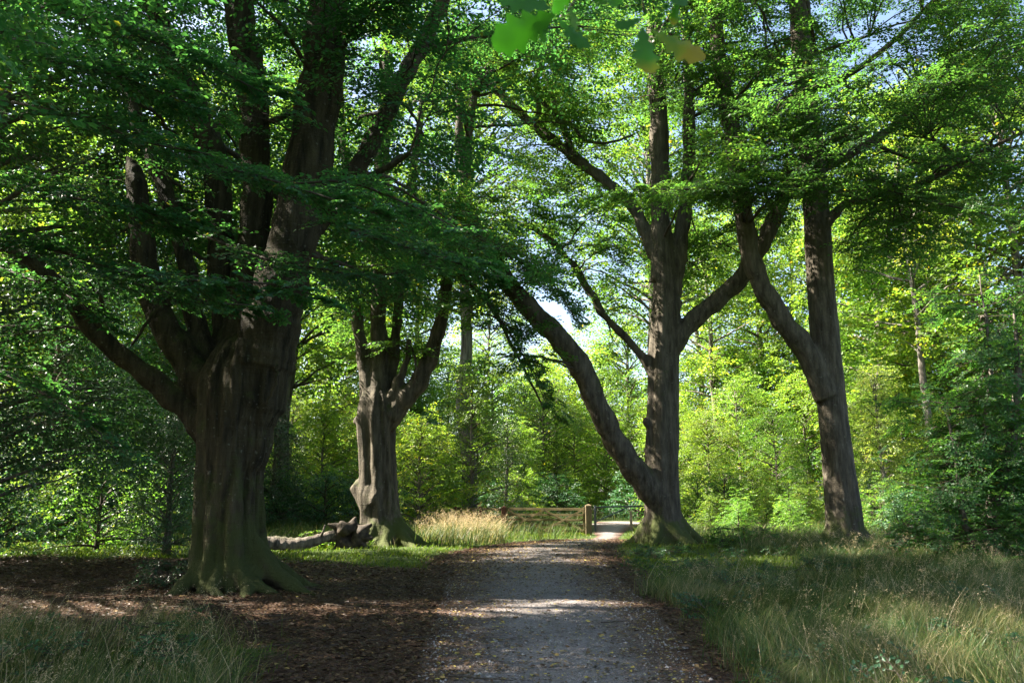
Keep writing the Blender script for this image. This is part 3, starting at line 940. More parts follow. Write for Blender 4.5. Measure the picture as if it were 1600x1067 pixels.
for k, (pts, sp, de, tn) in enumerate([
        ([(180, 215, 12.6), (290, 245, 11.4), (400, 275, 10.6), (500, 305, 10.2), (590, 335, 10.0)], 0.85, 13, 0.36),
        ([(330, 250, 12.5), (430, 285, 11.5), (540, 285, 10.8), (640, 320, 10.6), (720, 360, 10.6)], 0.9, 11, 0.36),
        ([(-30, 360, 11.6), (100, 395, 10.8), (220, 430, 10.2), (330, 440, 9.8), (430, 445, 9.6), (520, 470, 9.6)], 0.7, 15, 0.33),
        ([(60, 400, 12.5), (200, 440, 11.8), (320, 470, 11.2), (410, 478, 11.0)], 0.7, 12, 0.36),
        ([(300, 360, 13.2), (400, 400, 12.3), (500, 420, 11.7), (600, 430, 11.4), (700, 400, 11.2)], 0.9, 10, 0.36),
        ([(20, 160, 12), (120, 180, 10.8), (220, 220, 10), (320, 240, 9.6)], 0.9, 11, 0.3),
        ([(-60, 90, 11.6), (60, 95, 11.1), (170, 115, 10.6), (290, 160, 10.2)], 0.95, 12, 0.28),
        ([(60, 10, 12.2), (190, 50, 11.6), (300, 90, 11.0), (420, 150, 10.8)], 0.95, 11, 0.3),
        ([(-40, 270, 11.8), (70, 300, 11.2), (170, 320, 10.8), (280, 345, 10.5)], 0.95, 12, 0.28),
        ([(480, 330, 13.5), (580, 370, 12.8), (680, 400, 12.4), (770, 430, 12.2)], 0.95, 10, 0.32),
        ([(-60, 400, 12.6), (30, 430, 12.1), (110, 465, 11.7), (180, 520, 11.4)], 0.85, 13, 0.32),
        ([(-60, 560, 13), (20, 590, 12), (110, 640, 11.2), (180, 700, 10.8)], 0.8, 9, 0.32)]):
    bough(t1, b1, pts, 200 + k, spread=sp, dens=de, tint=tn + 0.06, r0=0.03, mat='leaf_sky_tint')

Y2 = 27.0
t2, b2, s2 = big_tree(
    'pollard_beech', 'burred pollard beech with mossy flared base and hand-like upright stems, left of the gate', 'tree', Y2, (598, 850),
    [(598, 858, 74), (594, 810, 64), (590, 750, 60), (588, 700, 58), (587, 655, 62), (588, 620, 50), (589, 590, 20)],
    [[(580, 660, 0, 40), (573, 590, 0, 27), (562, 520, 0, 21), (553, 450, 0.1, 18), (546, 380, 0.2, 16), (540, 260, 0.2, 16), (530, 120, 0.3, 13), (525, -40, 0.3, 9)],
     [(592, 660, 0, 46), (592, 570, 0, 32), (591, 480, 0, 28), (592, 400, 0, 26), (596, 300, 0, 28), (600, 180, 0, 23), (606, 40, 0, 17), (610, -100, 0, 9)],
     [(604, 650, 0.1, 32), (614, 570, 0.1, 19), (622, 490, 0.2, 17), (628, 400, 0.2, 19), (645, 280, 0.3, 15), (660, 150, 0.3, 11)],
     [(600, 660, -0.1, 44), (630, 625, -0.2, 38), (658, 590, -0.2, 32), (680, 535, -0.2, 26), (694, 470, -0.2, 23), (705, 390, -0.2, 22), (725, 280, -0.2, 17), (740, 150, -0.2, 12)],
     [(612, 625, -0.3, 20), (622, 598, -0.3, 17), (634, 570, -0.3, 13), (640, 530, -0.3, 10)]],
    M['bark'], 0.05, [(4, 0.3, 0.07), (7, 1.2, 0.09), (11, 0.5, 0.04)],
    [(-0.3, 1.3, 0.22), (-1.2, 0.9, 0.2), (-2.0, 0.8, 0.22), (3.0, 1.0, 0.22), (1.5, 1.0, 0.2), (0.3, 1.4, 0.2), (-0.7, 1.5, 0.2), (-1.7, 0.7, 0.18)],
    flare=0.5, burrs=[(582, 660, -30, -4, 34), (586, 778, -34, -22, 54), (574, 596, -12, -12, 18)],
    thin=[[(640, 535, -0.3, 5), (648, 560, -0.5, 4), (652, 590, -0.6, 3)], [(700, 420, -0.2, 9), (760, 470, -0.8, 7), (800, 540, -1.4, 5), (850, 640, -2, 3)]], fold_gain=0.9)
big_crown(t2, b2, s2, 102, (b2[0] + 0.3, Y2, 14.5), (6.5, 6.0, 8.5), 100, 18, low=6.0, tint=(0.5, 0.22), leaf=0.125, fine=False,
          clumps=[(590, 330, 24.5, 1.5, 26, 0.45), (650, 370, 24.5, 1.4, 26, 0.42), (720, 330, 24.5, 1.5, 26, 0.42), (690, 410, 24, 1.2, 22, 0.4), (560, 400, 24.5, 1.2, 20, 0.42), (770, 380, 24.5, 1.4, 26, 0.42), (640, 300, 24, 1.5, 24, 0.45), (780, 290, 25, 1.5, 24, 0.45),
                  (720, 470, 24, 1.0, 18, 0.36), (500, 350, 25, 1.5, 22, 0.42), (530, 450, 25.5, 0.9, 12, 0.42)])

Y3 = 28.0
t3, b3, s3 = big_tree(
    'beech_tree', 'tall beech with a thick mossy limb sweeping low to the left beside the gate', 'tree', Y3, (1038, 846),
    [(1038, 852, 76), (1036, 800, 68), (1035, 740, 66), (1036, 660, 62), (1037, 580, 58), (1040, 500, 56), (1040, 430, 46), (1036, 380, 40)],
    [[(1032, 440, 0, 40), (1033, 350, 0, 40), (1031, 250, 0, 38), (1027, 130, 0, 33), (1022, 0, 0, 28), (1015, -150, 0, 18), (1012, -280, 0, 8)],
     [(1052, 460, 0, 34), (1064, 370, 0.1, 30), (1074, 290, 0.1, 27), (1077, 170, 0.2, 23), (1072, 60, 0.2, 18), (1060, -80, 0.2, 11)],
     [(1040, 560, -0.1, 40), (1075, 508, -0.2, 38), (1120, 470, -0.4, 35), (1160, 430, -0.6, 34), (1205, 355, -0.8, 31), (1240, 285, -1.0, 28), (1330, 240, -1.3, 21), (1420, 180, -1.5, 15), (1500, 90, -1.6, 9)],
     [(1030, 780, -0.2, 60), (995, 738, -0.4, 50), (962, 690, -0.6, 46), (932, 630, -0.9, 45), (905, 570, -1.1, 45), (870, 525, -1.3, 43), (830, 485, -1.5, 40), (785, 430, -1.7, 34), (740, 350, -1.8, 26), (720, 240, -1.9, 19), (715, 130, -2.0, 12)],
     [(1024, 400, 0.1, 30), (1005, 355, 0.2, 25), (985, 318, 0.3, 24), (945, 283, 0.5, 23), (890, 240, 0.8, 22), (830, 192, 1.2, 19), (768, 135, 1.6, 15), (715, 80, 1.9, 10)],
     [(1020, 580, 0.1, 22), (985, 535, 0.0, 16), (950, 500, -0.1, 15), (925, 462, -0.2, 16), (892, 410, -0.3, 14), (850, 368, -0.3, 12), (815, 350, -0.3, 9)]],
    M['bark'], 0.05, [(3, 0.2, 0.05), (6, 1.5, 0.04), (10, 0.8, 0.02)],
    [(-0.4, 1.4, 0.22), (-1.2, 1.0, 0.2), (-2.1, 1.0, 0.22), (3.0, 1.1, 0.22), (1.5, 1.0, 0.2), (0.2, 1.5, 0.22), (-0.8, 1.2, 0.2)],
    flare=0.45, burrs=[(1022, 664, -16, -8, 24), (1022, 700, -14, 6, 20), (1052, 486, 14, -16, 16)],
    thin=[[(860, 224, 0.9, 10), (838, 200, 0.7, 9), (842, 165, 0.5, 8), (828, 140, 0.4, 8), (838, 118, 0.3, 8), (852, 90, 0.2, 8), (866, 60, 0.1, 7), (880, 20, 0, 5)],
          [(835, 148, 0.4, 7), (870, 180, 0.2, 6), (895, 198, 0.1, 6), (915, 220, 0, 5), (955, 222, -0.1, 4), (990, 210, -0.2, 3)],
          [(868, 180, 0.2, 5), (862, 130, 0.2, 4), (880, 90, 0.2, 4)],
          [(900, 250, 0.7, 12), (880, 200, 0.9, 10), (862, 150, 1.0, 8), (840, 90, 1.2, 6)]], fold_gain=0.3, slim=0.88)
big_crown(t3, b3, s3, 103, (b3[0] + 0.5, Y3, 17.0), (7.0, 6.5, 7.5), 110, 19, low=7.5, tint=(0.5, 0.22), leaf=0.125, fine=False,
          clumps=[(760, 460, 25.6, 1.2, 24, 0.36), (800, 510, 25.4, 1.1, 24, 0.34), (735, 400, 25.6, 1.3, 24, 0.38), (845, 560, 25.2, 0.9, 16, 0.34), (830, 430, 25.5, 1.1, 20, 0.36), (780, 560, 25, 0.8, 14, 0.34), (860, 410, 26, 1.0, 18, 0.4), (800, 330, 26, 1.3, 22, 0.42),
                  (930, 330, 26, 1.1, 20, 0.45), (860, 330, 26.5, 1.1, 20, 0.45), (900, 150, 29, 1.2, 14, 0.6), (940, 200, 29, 1.0, 10, 0.6), (860, 60, 28.5, 1.3, 18, 0.6), (960, 60, 29, 1.3, 18, 0.6), (905, 70, 30, 1.3, 18, 0.6), (985, 160, 29.5, 1.0, 12, 0.6), (880, 260, 29.5, 1.0, 12, 0.6), (940, 270, 30, 0.9, 10, 0.6), (800, 220, 29.5, 1.2, 16, 0.6), (925, 470, 27.5, 0.9, 9, 0.5), (960, 540, 28.5, 0.8, 7, 0.5), (940, 410, 28, 1.0, 10, 0.5), (970, 440, 29, 0.9, 9, 0.5), (1080, 290, 25, 1.0, 18, 0.5), (960, 380, 26.5, 0.8, 12, 0.5), (900, 380, 26.5, 0.8, 12, 0.45)])

for k, (pts, sp, de, tn) in enumerate([
        ([(690, 400, 25.6), (745, 455, 25.2), (790, 510, 25.0), (830, 580, 24.8), (862, 650, 24.6)], 1.0, 7, 0.3),
        ([(740, 350, 25.6), (800, 400, 25), (860, 440, 24.6), (900, 500, 24.4)], 1.0, 7, 0.34)]):
    bough(t3, b3, pts, 330 + k, spread=sp, dens=de, tint=tn, r0=0.05, leaf=0.11, hang=-0.5)

Y4 = 26.5
t4, b4, s4 = big_tree(
    'beech_tree', 'straight smooth beech forked at mid height, rising from tall grass right of the path', 'tree', Y4, (1320, 856),
    [(1322, 862, 74), (1318, 800, 66), (1310, 720, 59), (1300, 640, 55), (1293, 570, 56), (1287, 500, 54), (1282, 430, 51), (1276, 340, 48), (1268, 240, 46), (1258, 140, 43), (1248, 0, 39), (1240, -140, 28), (1232, -280, 13)],
    [[(1292, 620, -0.1, 50), (1262, 552, -0.2, 45), (1228, 508, -0.3, 42), (1195, 455, -0.4, 39), (1171, 395, -0.5, 37), (1159, 310, -0.5, 35), (1146, 220, -0.5, 33), (1130, 130, -0.5, 31), (1121, 60, -0.5, 28), (1128, -40, -0.4, 22), (1140, -180, -0.4, 11)],
     [(1285, 360, -0.2, 26), (1320, 320, -0.6, 16), (1390, 300, -1.2, 12), (1450, 283, -1.8, 11), (1510, 252, -2.4, 10), (1560, 225, -2.8, 9), (1640, 190, -3.4, 6)]],
    M['bark'], 0.046, [(3, 1.2, 0.03), (5, 0.4, 0.03), (8, 0.8, 0.015)],
    [(-0.4, 0.9, 0.18), (-1.4, 0.7, 0.16), (-2.4, 0.8, 0.18), (3.0, 0.8, 0.16), (1.5, 0.8, 0.16), (0.4, 0.9, 0.18)],
    flare=0.25, burrs=[(1268, 290, -4, -6, 14)],
    thin=[[(1265, 230, -0.3, 9), (1330, 215, -1.0, 7), (1400, 240, -1.6, 5), (1450, 262, -2, 3)],
          [(1130, 95, -0.5, 10), (1180, 88, -1, 8), (1240, 92, -1.6, 7), (1300, 75, -2.2, 6), (1360, 55, -2.8, 4)],
          [(1500, 255, -2.3, 9), (1470, 225, -2.6, 7), (1445, 215, -2.8, 5)],
          [(1250, 150, -0.2, 12), (1320, 120, -0.8, 10), (1390, 70, -1.4, 8), (1440, 20, -2, 6)]], fold_gain=0.2, slim=0.88)
big_crown(t4, b4, s4, 104, (b4[0] + 0.8, Y4 - 0.5, 17.0), (7.5, 6.5, 8.0), 150, 24, low=7.6, tint=(0.34, 0.2), leaf=0.105, fine=False,
          clumps=[(1180, 300, 23.5, 1.4, 26, 0.4), (1120, 290, 23.5, 1.2, 22, 0.42), (1260, 290, 23, 1.4, 26, 0.4), (1340, 280, 23, 1.4, 26, 0.4), (1420, 320, 23.5, 1.2, 22, 0.42), (1500, 200, 22, 1.5, 26, 0.34), (1560, 130, 21.5, 1.6, 26, 0.32), (1470, 140, 22, 1.5, 26, 0.36),
                  (1300, 200, 23, 1.5, 26, 0.36), (1190, 180, 23.5, 1.5, 24, 0.36), (1390, 190, 22.5, 1.4, 24, 0.36), (1590, 230, 21.5, 1.3, 24, 0.33), (1220, 90, 23, 1.5, 22, 0.36), (1130, 170, 24, 1.3, 20, 0.4), (1100, 80, 24, 1.4, 20, 0.4), (1360, 100, 22.5, 1.5, 20, 0.4), (1420, 60, 22, 1.4, 18, 0.46), (1370, 25, 22.5, 1.3, 18, 0.44), (1400, 110, 22.5, 1.2, 16, 0.42), (1330, 40, 23, 1.3, 16, 0.44), (1500, 60, 22, 1.5, 20, 0.46), (1570, 40, 22, 1.5, 20, 0.46), (1540, 280, 22.5, 1.1, 16, 0.4), (1480, 10, 22.5, 1.5, 18, 0.5), (1600, 150, 21, 1.4, 20, 0.4)])
for k, (pts, sp, de, tn) in enumerate([
        ([(1240, 275, 25.5), (1160, 290, 24), (1080, 296, 22.5), (1000, 296, 21.5), (940, 300, 21)], 1.2, 9, 0.52),
        ([(1300, 300, 25), (1370, 295, 23.5), (1440, 312, 22), (1520, 330, 21), (1600, 350, 20)], 1.2, 8, 0.42)]):
    bough(t4, b4, pts, 300 + k, spread=sp, dens=de, tint=tn, r0=0.05, leaf=0.1)

# ---- woodland trees ---------------------------------------------------------------------------------
def wood_tree(seed, H, cb, cr, nclump, per, leaf, mats, shape='round', tr=0.22, tint=(0.5, 0.25), templ=COARSE, size=1.3, fine=False, skip=None):
    """mesh data of a woodland tree at the origin: (trunk mesh, crown mesh)"""
    rng = np.random.default_rng(seed)
    mb = MB()
    k = 9
    tp = np.stack([rng.normal(0, 0.012 * H, k).cumsum() * 0.4, rng.normal(0, 0.012 * H, k).cumsum() * 0.4, np.linspace(-0.2, H * 0.93, k)], 1)
    tp[:2, :2] = 0
    P = catmull(tp, 4)
    zr = np.clip(P[:, 2] / H, 0, 1)
    rad = tr * (1 - zr) ** 0.8 + 0.02 + tr * 0.6 * np.exp(-np.clip(P[:, 2], 0, 9) / 0.35)
    v, q, t = tube(P, rad, 10); mb.add(v, q, t)
    fo = Foliage(templ, leaf, rng, fine=fine, twigs=False, tint=tint)
    for i in range(nclump):
        z = cb + (H - cb) * (i + rng.uniform(0, 1)) / nclump
        u = (z - cb) / (H - cb)
        if shape == 'round': prof = math.sqrt(max(0.0, 1 - (2 * u - 0.9) ** 2 / 1.25))
        elif shape == 'cone': prof = 1 - 0.85 * u
        elif shape == 'full': prof = math.sqrt(max(0.0, 1 - u ** 2.4)) * 0.95 + 0.05
        else: prof = math.sin(math.pi * (0.15 + 0.8 * u))
        a = rng.uniform(0, 2 * math.pi)
        r = cr * prof * rng.uniform(0.35, 1.0)
        j = min(int(np.searchsorted(P[:, 2], z * 0.86)), len(P) - 1)
        c = np.array([math.cos(a) * r + P[j][0], math.sin(a) * r + P[j][1], z])
        rad_c = (0.14 * cr + 0.5) * rng.uniform(0.7, 1.2)
        if skip and skip(c, rad_c + 0.5): continue
        s = P[max(0, min(j, int(np.searchsorted(P[:, 2], max(0.3, z - 0.35 * r - 0.3)))))]
        B = curve_between(s, c, rng, 0.08, 6)
        v, q, t = tube(B, np.linspace(0.018 * np.linalg.norm(c - s) + 0.012, 0.01, 6), 5); mb.add(v, q, t)
        fo.clump(c, rad_c, rad_c * 0.9, per, out=np.array([math.cos(a), math.sin(a)]) * 0.4, size=size, pitch=(-0.9, 0.5), tint=tint[0] + rng.normal(0, 0.12))
    return mb.mesh('trunk', [mats[1]]), fo.build('crown', [mats[0], M['twig']])


KINDS = {
    'tall': [wood_tree(21, 24, 7, 5.5, 60, 15, 0.20, (M['leaf_wood'], M['bark_bg']), 'round', 0.32, (0.5, 0.22)),
             wood_tree(22, 26, 6, 5.0, 62, 15, 0.20, (M['leaf_yellow'], M['bark_bg']), 'round', 0.30, (0.35, 0.25))],
    'mid': [wood_tree(31, 13, 1.2, 4.4, 76, 11, 0.15, (M['leaf_wood'], M['bark_bg']), 'full', 0.12, (0.55, 0.22)),
            wood_tree(32, 12, 1.0, 4.2, 76, 11, 0.15, (M['leaf_yellow'], M['bark_bg']), 'full', 0.16, (0.45, 0.25)),
            wood_tree(33, 14, 1.5, 4.2, 76, 11, 0.15, (M['leaf_blue'], M['bark_bg']), 'full', 0.18, (0.5, 0.22))],
    'bush': [wood_tree(41, 3.2, 0.1, 1.9, 34, 10, 0.12, (M['leaf_wood'], M['twig']), 'full', 0.05, (0.5, 0.22), SHRUB, 0.8),
             wood_tree(42, 2.6, 0.1, 2.0, 34, 10, 0.12, (M['leaf_blue'], M['twig']), 'full', 0.05, (0.5, 0.22), SHRUB, 0.8),
             wood_tree(43, 2.8, 0.1, 1.8, 34, 10, 0.12, (M['leaf_yellow'], M['twig']), 'full', 0.05, (0.4, 0.22), SHRUB, 0.8)],
}


def plant(name, meshes, x, y, scale, rz, label, cat, group=None, parts=('trunk', 'crown'), sz=1.0):
    z = float(gh(np.array([x]), np.array([y]))[0]) - 0.02
    o = empty(name, (x, y, z), rz)
    o.scale = (scale, scale, scale * sz)
    tag(o, label, cat, group)
    for nm, me in zip(parts, meshes):
        link(nm, me, o)
    return o


rg = np.random.default_rng(77)


def xpos(px, Y):
    return (px - CX) / F * Y * 1.0


def wood_row(spots, kinds, name, label, cat, group, parts=('trunk', 'crown')):
    for i, (px, Y, h) in enumerate(spots):
        ks = KINDS[kinds[i % len(kinds)][0]]
        k, hh = kinds[i % len(kinds)][0], {'tall': (24, 26), 'mid': (13, 12, 14), 'bush': (3.2, 2.6, 2.8)}[kinds[i % len(kinds)][0]]
        j = kinds[i % len(kinds)][1]
        plant(name, KINDS[k][j], at(px, 790, Y)[0], Y, h / hh[j], rg.uniform(0, 6.28), label, cat, group, parts)


# wall of wood beyond the gate
wood_row([(690, 57, 6.5), (745, 62, 9), (800, 58, 7), (850, 64, 10), (900, 68, 9), (770, 72, 14), (700, 72, 14), (845, 82, 16), (640, 64, 11), (1010, 66, 9.5), (1055, 60, 9), (820, 70, 12), (945, 78, 15), (665, 60, 8), (900, 88, 20), (985, 74, 19), (870, 74, 13), (735, 39.5, 8)],
         [('mid', 1), ('mid', 0), ('mid', 1), ('mid', 1), ('mid', 0), ('mid', 1), ('mid', 2)], 'woodland_tree',
         'leafy sunlit tree in the bright wood straight beyond the wooden gate', 'tree', 'trees beyond the gate')
wood_row([(560, 50, 7), (500, 48, 7), (450, 52, 8), (520, 66, 17), (400, 50, 8), (470, 70, 19), (590, 64, 15), (540, 60, 10), (610, 58, 8)],
         [('mid', 0), ('mid', 1), ('mid', 1), ('mid', 0)], 'woodland_tree',
         'green tree in the wood between the two pollard beeches', 'tree', 'trees between the pollard beeches')
wood_row([(60, 30, 12), (130, 36, 13), (200, 42, 14), (260, 34, 9), (20, 40, 14), (110, 48, 16), (330, 46, 13), (-30, 34, 14), (240, 66, 20)],
         [('mid', 2), ('mid', 0), ('mid', 2)], 'woodland_tree',
         'dim green tree in the shaded wood behind and left of the largest pollard beech', 'tree', 'trees in the shaded left wood')
wood_row([(1110, 52, 7), (1160, 56, 10), (1215, 50, 7), (1265, 56, 10), (1130, 66, 15), (1230, 68, 17), (1190, 62, 12)],
         [('mid', 1), ('mid', 0), ('mid', 0), ('mid', 1)], 'woodland_tree',
         'yellow green tree in the wood seen between the two unpollarded beeches', 'tree', 'trees between the right-hand beeches')
wood_row([(1360, 46, 7), (1420, 52, 9), (1480, 46, 8), (1540, 44, 8), (1600, 42, 9), (1450, 62, 15), (1560, 58, 15), (1640, 50, 12), (1340, 64, 15), (1500, 38, 6), (1390, 58, 12)],
         [('mid', 0), ('mid', 1), ('mid', 0), ('mid', 2)], 'woodland_tree',
         'green tree in the wood right of the straight smooth beech', 'tree', 'trees in the right-hand wood')
# tall trees whose crowns close the upper part
wood_row([(575, 68, 26), (660, 70, 27), (440, 46, 27), (330, 45, 27), (500, 66, 27), (60, 50, 24), (760, 96, 27), (15, 36, 21), (-40, 40, 23), (130, 58, 27), (230, 44, 28), (290, 60, 27)],
         [('tall', 0), ('tall', 1)], 'tall_woodland_tree', 'tall shade tree added beyond the left edge of the view', 'tree', 'tall trees of the left wood')
wood_row([(1115, 64, 25), (1200, 66, 27), (1330, 60, 27), (1450, 58, 26), (1570, 44, 27), (1490, 46, 28), (1390, 50, 28), (1640, 40, 25), (1270, 72, 28), (1400, 62, 27), (1520, 64, 27), (1100, 74, 28)],
         [('tall', 1), ('tall', 0)], 'tall_woodland_tree', 'tall tree with its crown high above the right-hand wood', 'tree', 'tall trees of the right wood')
G_LEFT = 'tall trees of the left wood'
# trees added for shade left of the camera and of the old pollard
for x, y, h in [(-15, 7, 22), (-17, 21, 24), (-22, 6, 24), (-12, -3, 22), (-28, 8, 24)]:
    plant('tall_woodland_tree', KINDS['tall'][0], x, y, h / 24, rg.uniform(0, 6), 'tall shade tree added beyond the left edge of the view', 'tree', 'tall trees of the left wood')

for k, (x, y, h) in enumerate([(-18, 14, 22), (-25, 15.5, 25), (-9.0, 8.0, 22), (-12.8, 17.8, 19)]):  # added trees, crowns gapped to shade all but a sun streak
    kw = dict(skip=lambda c, r: in_glade(c + np.array([x, y, 0]), r))
    if k >= 2:
        glade_tree = wood_tree(60 + k, h, 4.6 if k == 2 else 1.6, 5.5, 100, 24, 0.095, (M['leaf_sky_tint' if k == 2 else 'leaf_dark'], M['bark_bg']), 'round', 0.3, (0.4, 0.2), BEECH, 1.0, True, **kw)  # last beech gets the dark leaf, deep shade put into its colour
    else:
        glade_tree = wood_tree(60 + k, h, 5, 5.5, 90, 16, 0.2, (M['leaf_wood'], M['bark_bg']), 'round', 0.3, (0.4, 0.2), **kw)
    plant('tall_woodland_tree', glade_tree, x, y, 1.0, 0.0, ['tall shade tree added beyond the left edge of the view', 'tall shade tree added beyond the left edge of the view', 'dark beech close by, its leaves filling the upper left corner', 'shade-tinted leafy beech at the left edge behind the long low limb of the largest pollard'][k], 'tree', [G_LEFT, G_LEFT, None, None][k])

# undergrowth bushes
wood_row([(px + rg.uniform(-12, 12), Y + rg.uniform(-2, 2), h * rg.uniform(0.85, 1.2)) for px, Y, h in
          [(690, 50, 3), (730, 53, 3.2), (770, 52, 2.8), (815, 54, 3.4), (860, 55, 3), (895, 58, 3), (1000, 56, 3), (1040, 52, 3)]],
         [('bush', 1), ('bush', 0), ('bush', 1), ('bush', 2)], 'bush', 'green bush in the scrub behind the wooden gate', 'bush', 'bushes behind the gate')
wood_row([(px + rg.uniform(-12, 12), Y + rg.uniform(-2, 2), h * rg.uniform(0.85, 1.2)) for px, Y, h in
          [(430, 40, 3), (470, 42, 3.4), (515, 40, 3), (550, 44, 3.4), (640, 40, 3), (670, 44, 3.4), (400, 44, 3.5)]],
         [('bush', 1), ('bush', 0)], 'bush', 'green bush in the undergrowth around the burred pollard beech', 'bush', 'bushes around the burred pollard')
wood_row([(px + rg.uniform(-12, 12), Y + rg.uniform(-1.5, 1.5), h * rg.uniform(0.85, 1.2)) for px, Y, h in
          [(30, 24, 2.6), (90, 27, 3), (150, 25, 2.5), (210, 28, 2.8), (250, 31, 2.4), (10, 30, 3.2), (120, 32, 3.4), (-20, 20, 2.6)]],
         [('bush', 0), ('bush', 1)], 'bush', 'dark bush in the shaded undergrowth left of the largest pollard', 'bush', 'bushes left of the largest pollard')
wood_row([(px + rg.uniform(-10, 10), Y + rg.uniform(-1.5, 1.5), h * rg.uniform(0.85, 1.2)) for px, Y, h in
          [(1110, 36, 1.6), (1150, 33, 1.5), (1190, 37, 2.0), (1225, 32, 1.4), (1255, 36, 2.0), (1130, 42, 2.6), (1175, 44, 2.8), (1230, 43, 2.8), (1095, 46, 3)]],
         [('bush', 2), ('bush', 0)], 'bush', 'bright green bush in the undergrowth between the two unpollarded beeches', 'bush', 'bushes between the right-hand beeches')
wood_row([(px + rg.uniform(-10, 10), Y + rg.uniform(-1.5, 1.5), h * rg.uniform(0.85, 1.2)) for px, Y, h in
          [(1370, 34, 1.8), (1420, 32, 1.7), (1470, 30, 1.8), (1390, 40, 2.6), (1450, 38, 2.4), (1530, 34, 2.4), (1580, 30, 2.6), (1620, 27, 2.6), (1500, 42, 3)]],
         [('bush', 0), ('bush', 1)], 'bush', 'green bush in the undergrowth right of the straight smooth beech', 'bush', 'bushes of the right-hand wood')

# a distant wood closing every gap at the horizon
def far_wood():
    rng = np.random.default_rng(9)
    fo = Foliage(COARSE, 0.42, rng, fine=False, twigs=False, tint=(0.45, 0.25))
    for i in range(900):
        x = rng.uniform(-90, 100); y = rng.uniform(86, 112)
        h = 13 + 3 * math.sin(x * 0.17) + 2 * math.sin(x * 0.41 + 1)
        px = CX + F * x / y
        if 880 < px < 985: h = 10
        z = rng.uniform(0.0, 1.0) ** 0.8 * h
        fo.clump(np.array([x, y, z]), 1.7, 1.0, 7, size=2.0, pitch=(-0.7, 0.3))
    tag(link('distant_wood', fo.build('distant_wood', [M['leaf_wood'], M['twig']])), 'hazy mass of distant woodland filling the gaps beyond the gate', 'woodland', kind='stuff')


far_wood()

# ---- particular trees and shrubs -------------------------------------------------------------------
pale = wood_tree(51, 7.5, 0.6, 2.0, 60, 12, 0.10, (M['leaf_pale'], M['bark_pale']), 'cone', 0.07, (0.5, 0.3), SHRUB, 0.9)
plant('birch_sapling', pale, at(1385, 800, 36)[0], 36, 1.0, 0.4, 'pale feathery young birch just right of the straight smooth beech', 'tree')
droop = wood_tree(52, 6.0, 0.5, 2.6, 60, 14, 0.12, (M['leaf_yellow'], M['bark_bg']), 'full', 0.10, (0.5, 0.25), SHRUB, 0.9)
plant('young_beech', droop, at(655, 800, 37)[0], 37, 0.85, 1.0, 'glowing yellow green young beech drooping just right of the burred pollard', 'tree')
holly = wood_tree(53, 4.2, 0.1, 1.7, 60, 12, 0.075, (M['leaf_dark'], M['bark_bg']), 'cone', 0.08, (0.5, 0.3), SHRUB, 0.7)
plant('holly_bush', holly, at(262, 830, 22)[0], 22, 0.95, 0.3, 'dark glossy holly bush glinting with light close behind the largest pollard', 'bush')
plant('holly_bush', holly, at(425, 800, 38)[0], 38, 1.3, 2.3, 'dark holly bush just right of the largest pollard bole, behind the fallen log', 'bush')
conif = wood_tree(54, 6.5, 0.3, 1.8, 60, 10, 0.09, (M['leaf_dark'], M['bark_bg']), 'cone', 0.1, (0.4, 0.3), SHRUB, 0.8)
plant('yew_tree', conif, at(790, 800, 50)[0], 50, 1.0, 1.0, 'small dark conical evergreen standing behind the left end of the wooden gate', 'tree')
slim = wood_tree(55, 28, 12, 6.0, 84, 15, 0.18, (M['leaf_yellow'], M['bark_pale']), 'round', 0.42, (0.4, 0.25))
plant('slender_beech', slim, at(733, 780, 42)[0], 42, 1.0, 0.2, 'pale bare trunked beech lit high between the burred pollard and the gate', 'tree')
plant('slender_beech', slim, at(1035, 780, 46)[0], 46, 1.0, 2.2, 'pale tall beech hidden up to its crown behind the beech with the low limb', 'tree')
slim2 = wood_tree(56, 22, 9, 4.0, 40, 14, 0.18, (M['leaf_yellow'], M['bark_pale']), 'round', 0.2, (0.5, 0.25))
plant('slender_beech', slim2, at(1470, 800, 40)[0], 40, 1.0, 2.2, 'thin pale trunked tree leaning behind the long dark branch at the right', 'tree')


def sapling():
    rng = np.random.default_rng(61)
    base = np.array([*on_ground(1545, 900)[:2], 0.0])
    base[2] = float(gh(base[:1], base[1:2])[0])
    Y = base[1]
    root = empty('beech_sapling', base)
    tag(root, 'dark multi-stemmed beech sapling leaning over the tall grass at the right edge', 'sapling')
    fo = Foliage(BEECH, 0.095, rng, fine=True, tint=(0.32, 0.2))
    for st in [[(1540, 895, 22), (1552, 800, 18), (1575, 720, 15), (1590, 600, 11), (1585, 480, 3)],
               [(1550, 893, 14), (1547, 780, 12), (1540, 680, 10), (1548, 560, 6), (1530, 430, 1.5)],
               [(1560, 890, 16), (1512, 830, 12), (1500, 770, 10), (1490, 690, 6), (1470, 620, 2)]]:
        pts = catmull([np.array([*at(px, py, Y + 0.1 * k), metres(w, px, py, Y) / 2]) for k, (px, py, w) in enumerate(st)], 8)
        pts[:, :3] += rng.normal(0, 0.01, (len(pts), 3))
        mb = MB(); v, q, t = tube(pts[:, :3], pts[:, 3], 8); mb.add(v, q, t)
        link('stem', mb.mesh('stem', [M['bark_bg']], off=base), root)
        for _ in range(60):
            j = rng.integers(int(len(pts) * 0.15), len(pts))
            s = pts[j, :3]
            a = rng.uniform(0, 6.28); L = rng.uniform(0.4, 1.3)
            e = s + np.array([math.cos(a) * L, math.sin(a) * L, rng.uniform(-0.15, 0.3)])
            fo.tube(curve_between(s, e, rng, 0.06, 5), np.linspace(0.012, 0.005, 5), 4)
            fo.clump(e, 0.42, 0.5, 5, out=np.array([math.cos(a), math.sin(a)]), size=0.55, pitch=(-0.9, 0.5))
    link('crown', fo.build('crown', [M['leaf_beech'], M['twig']], off=base), root)


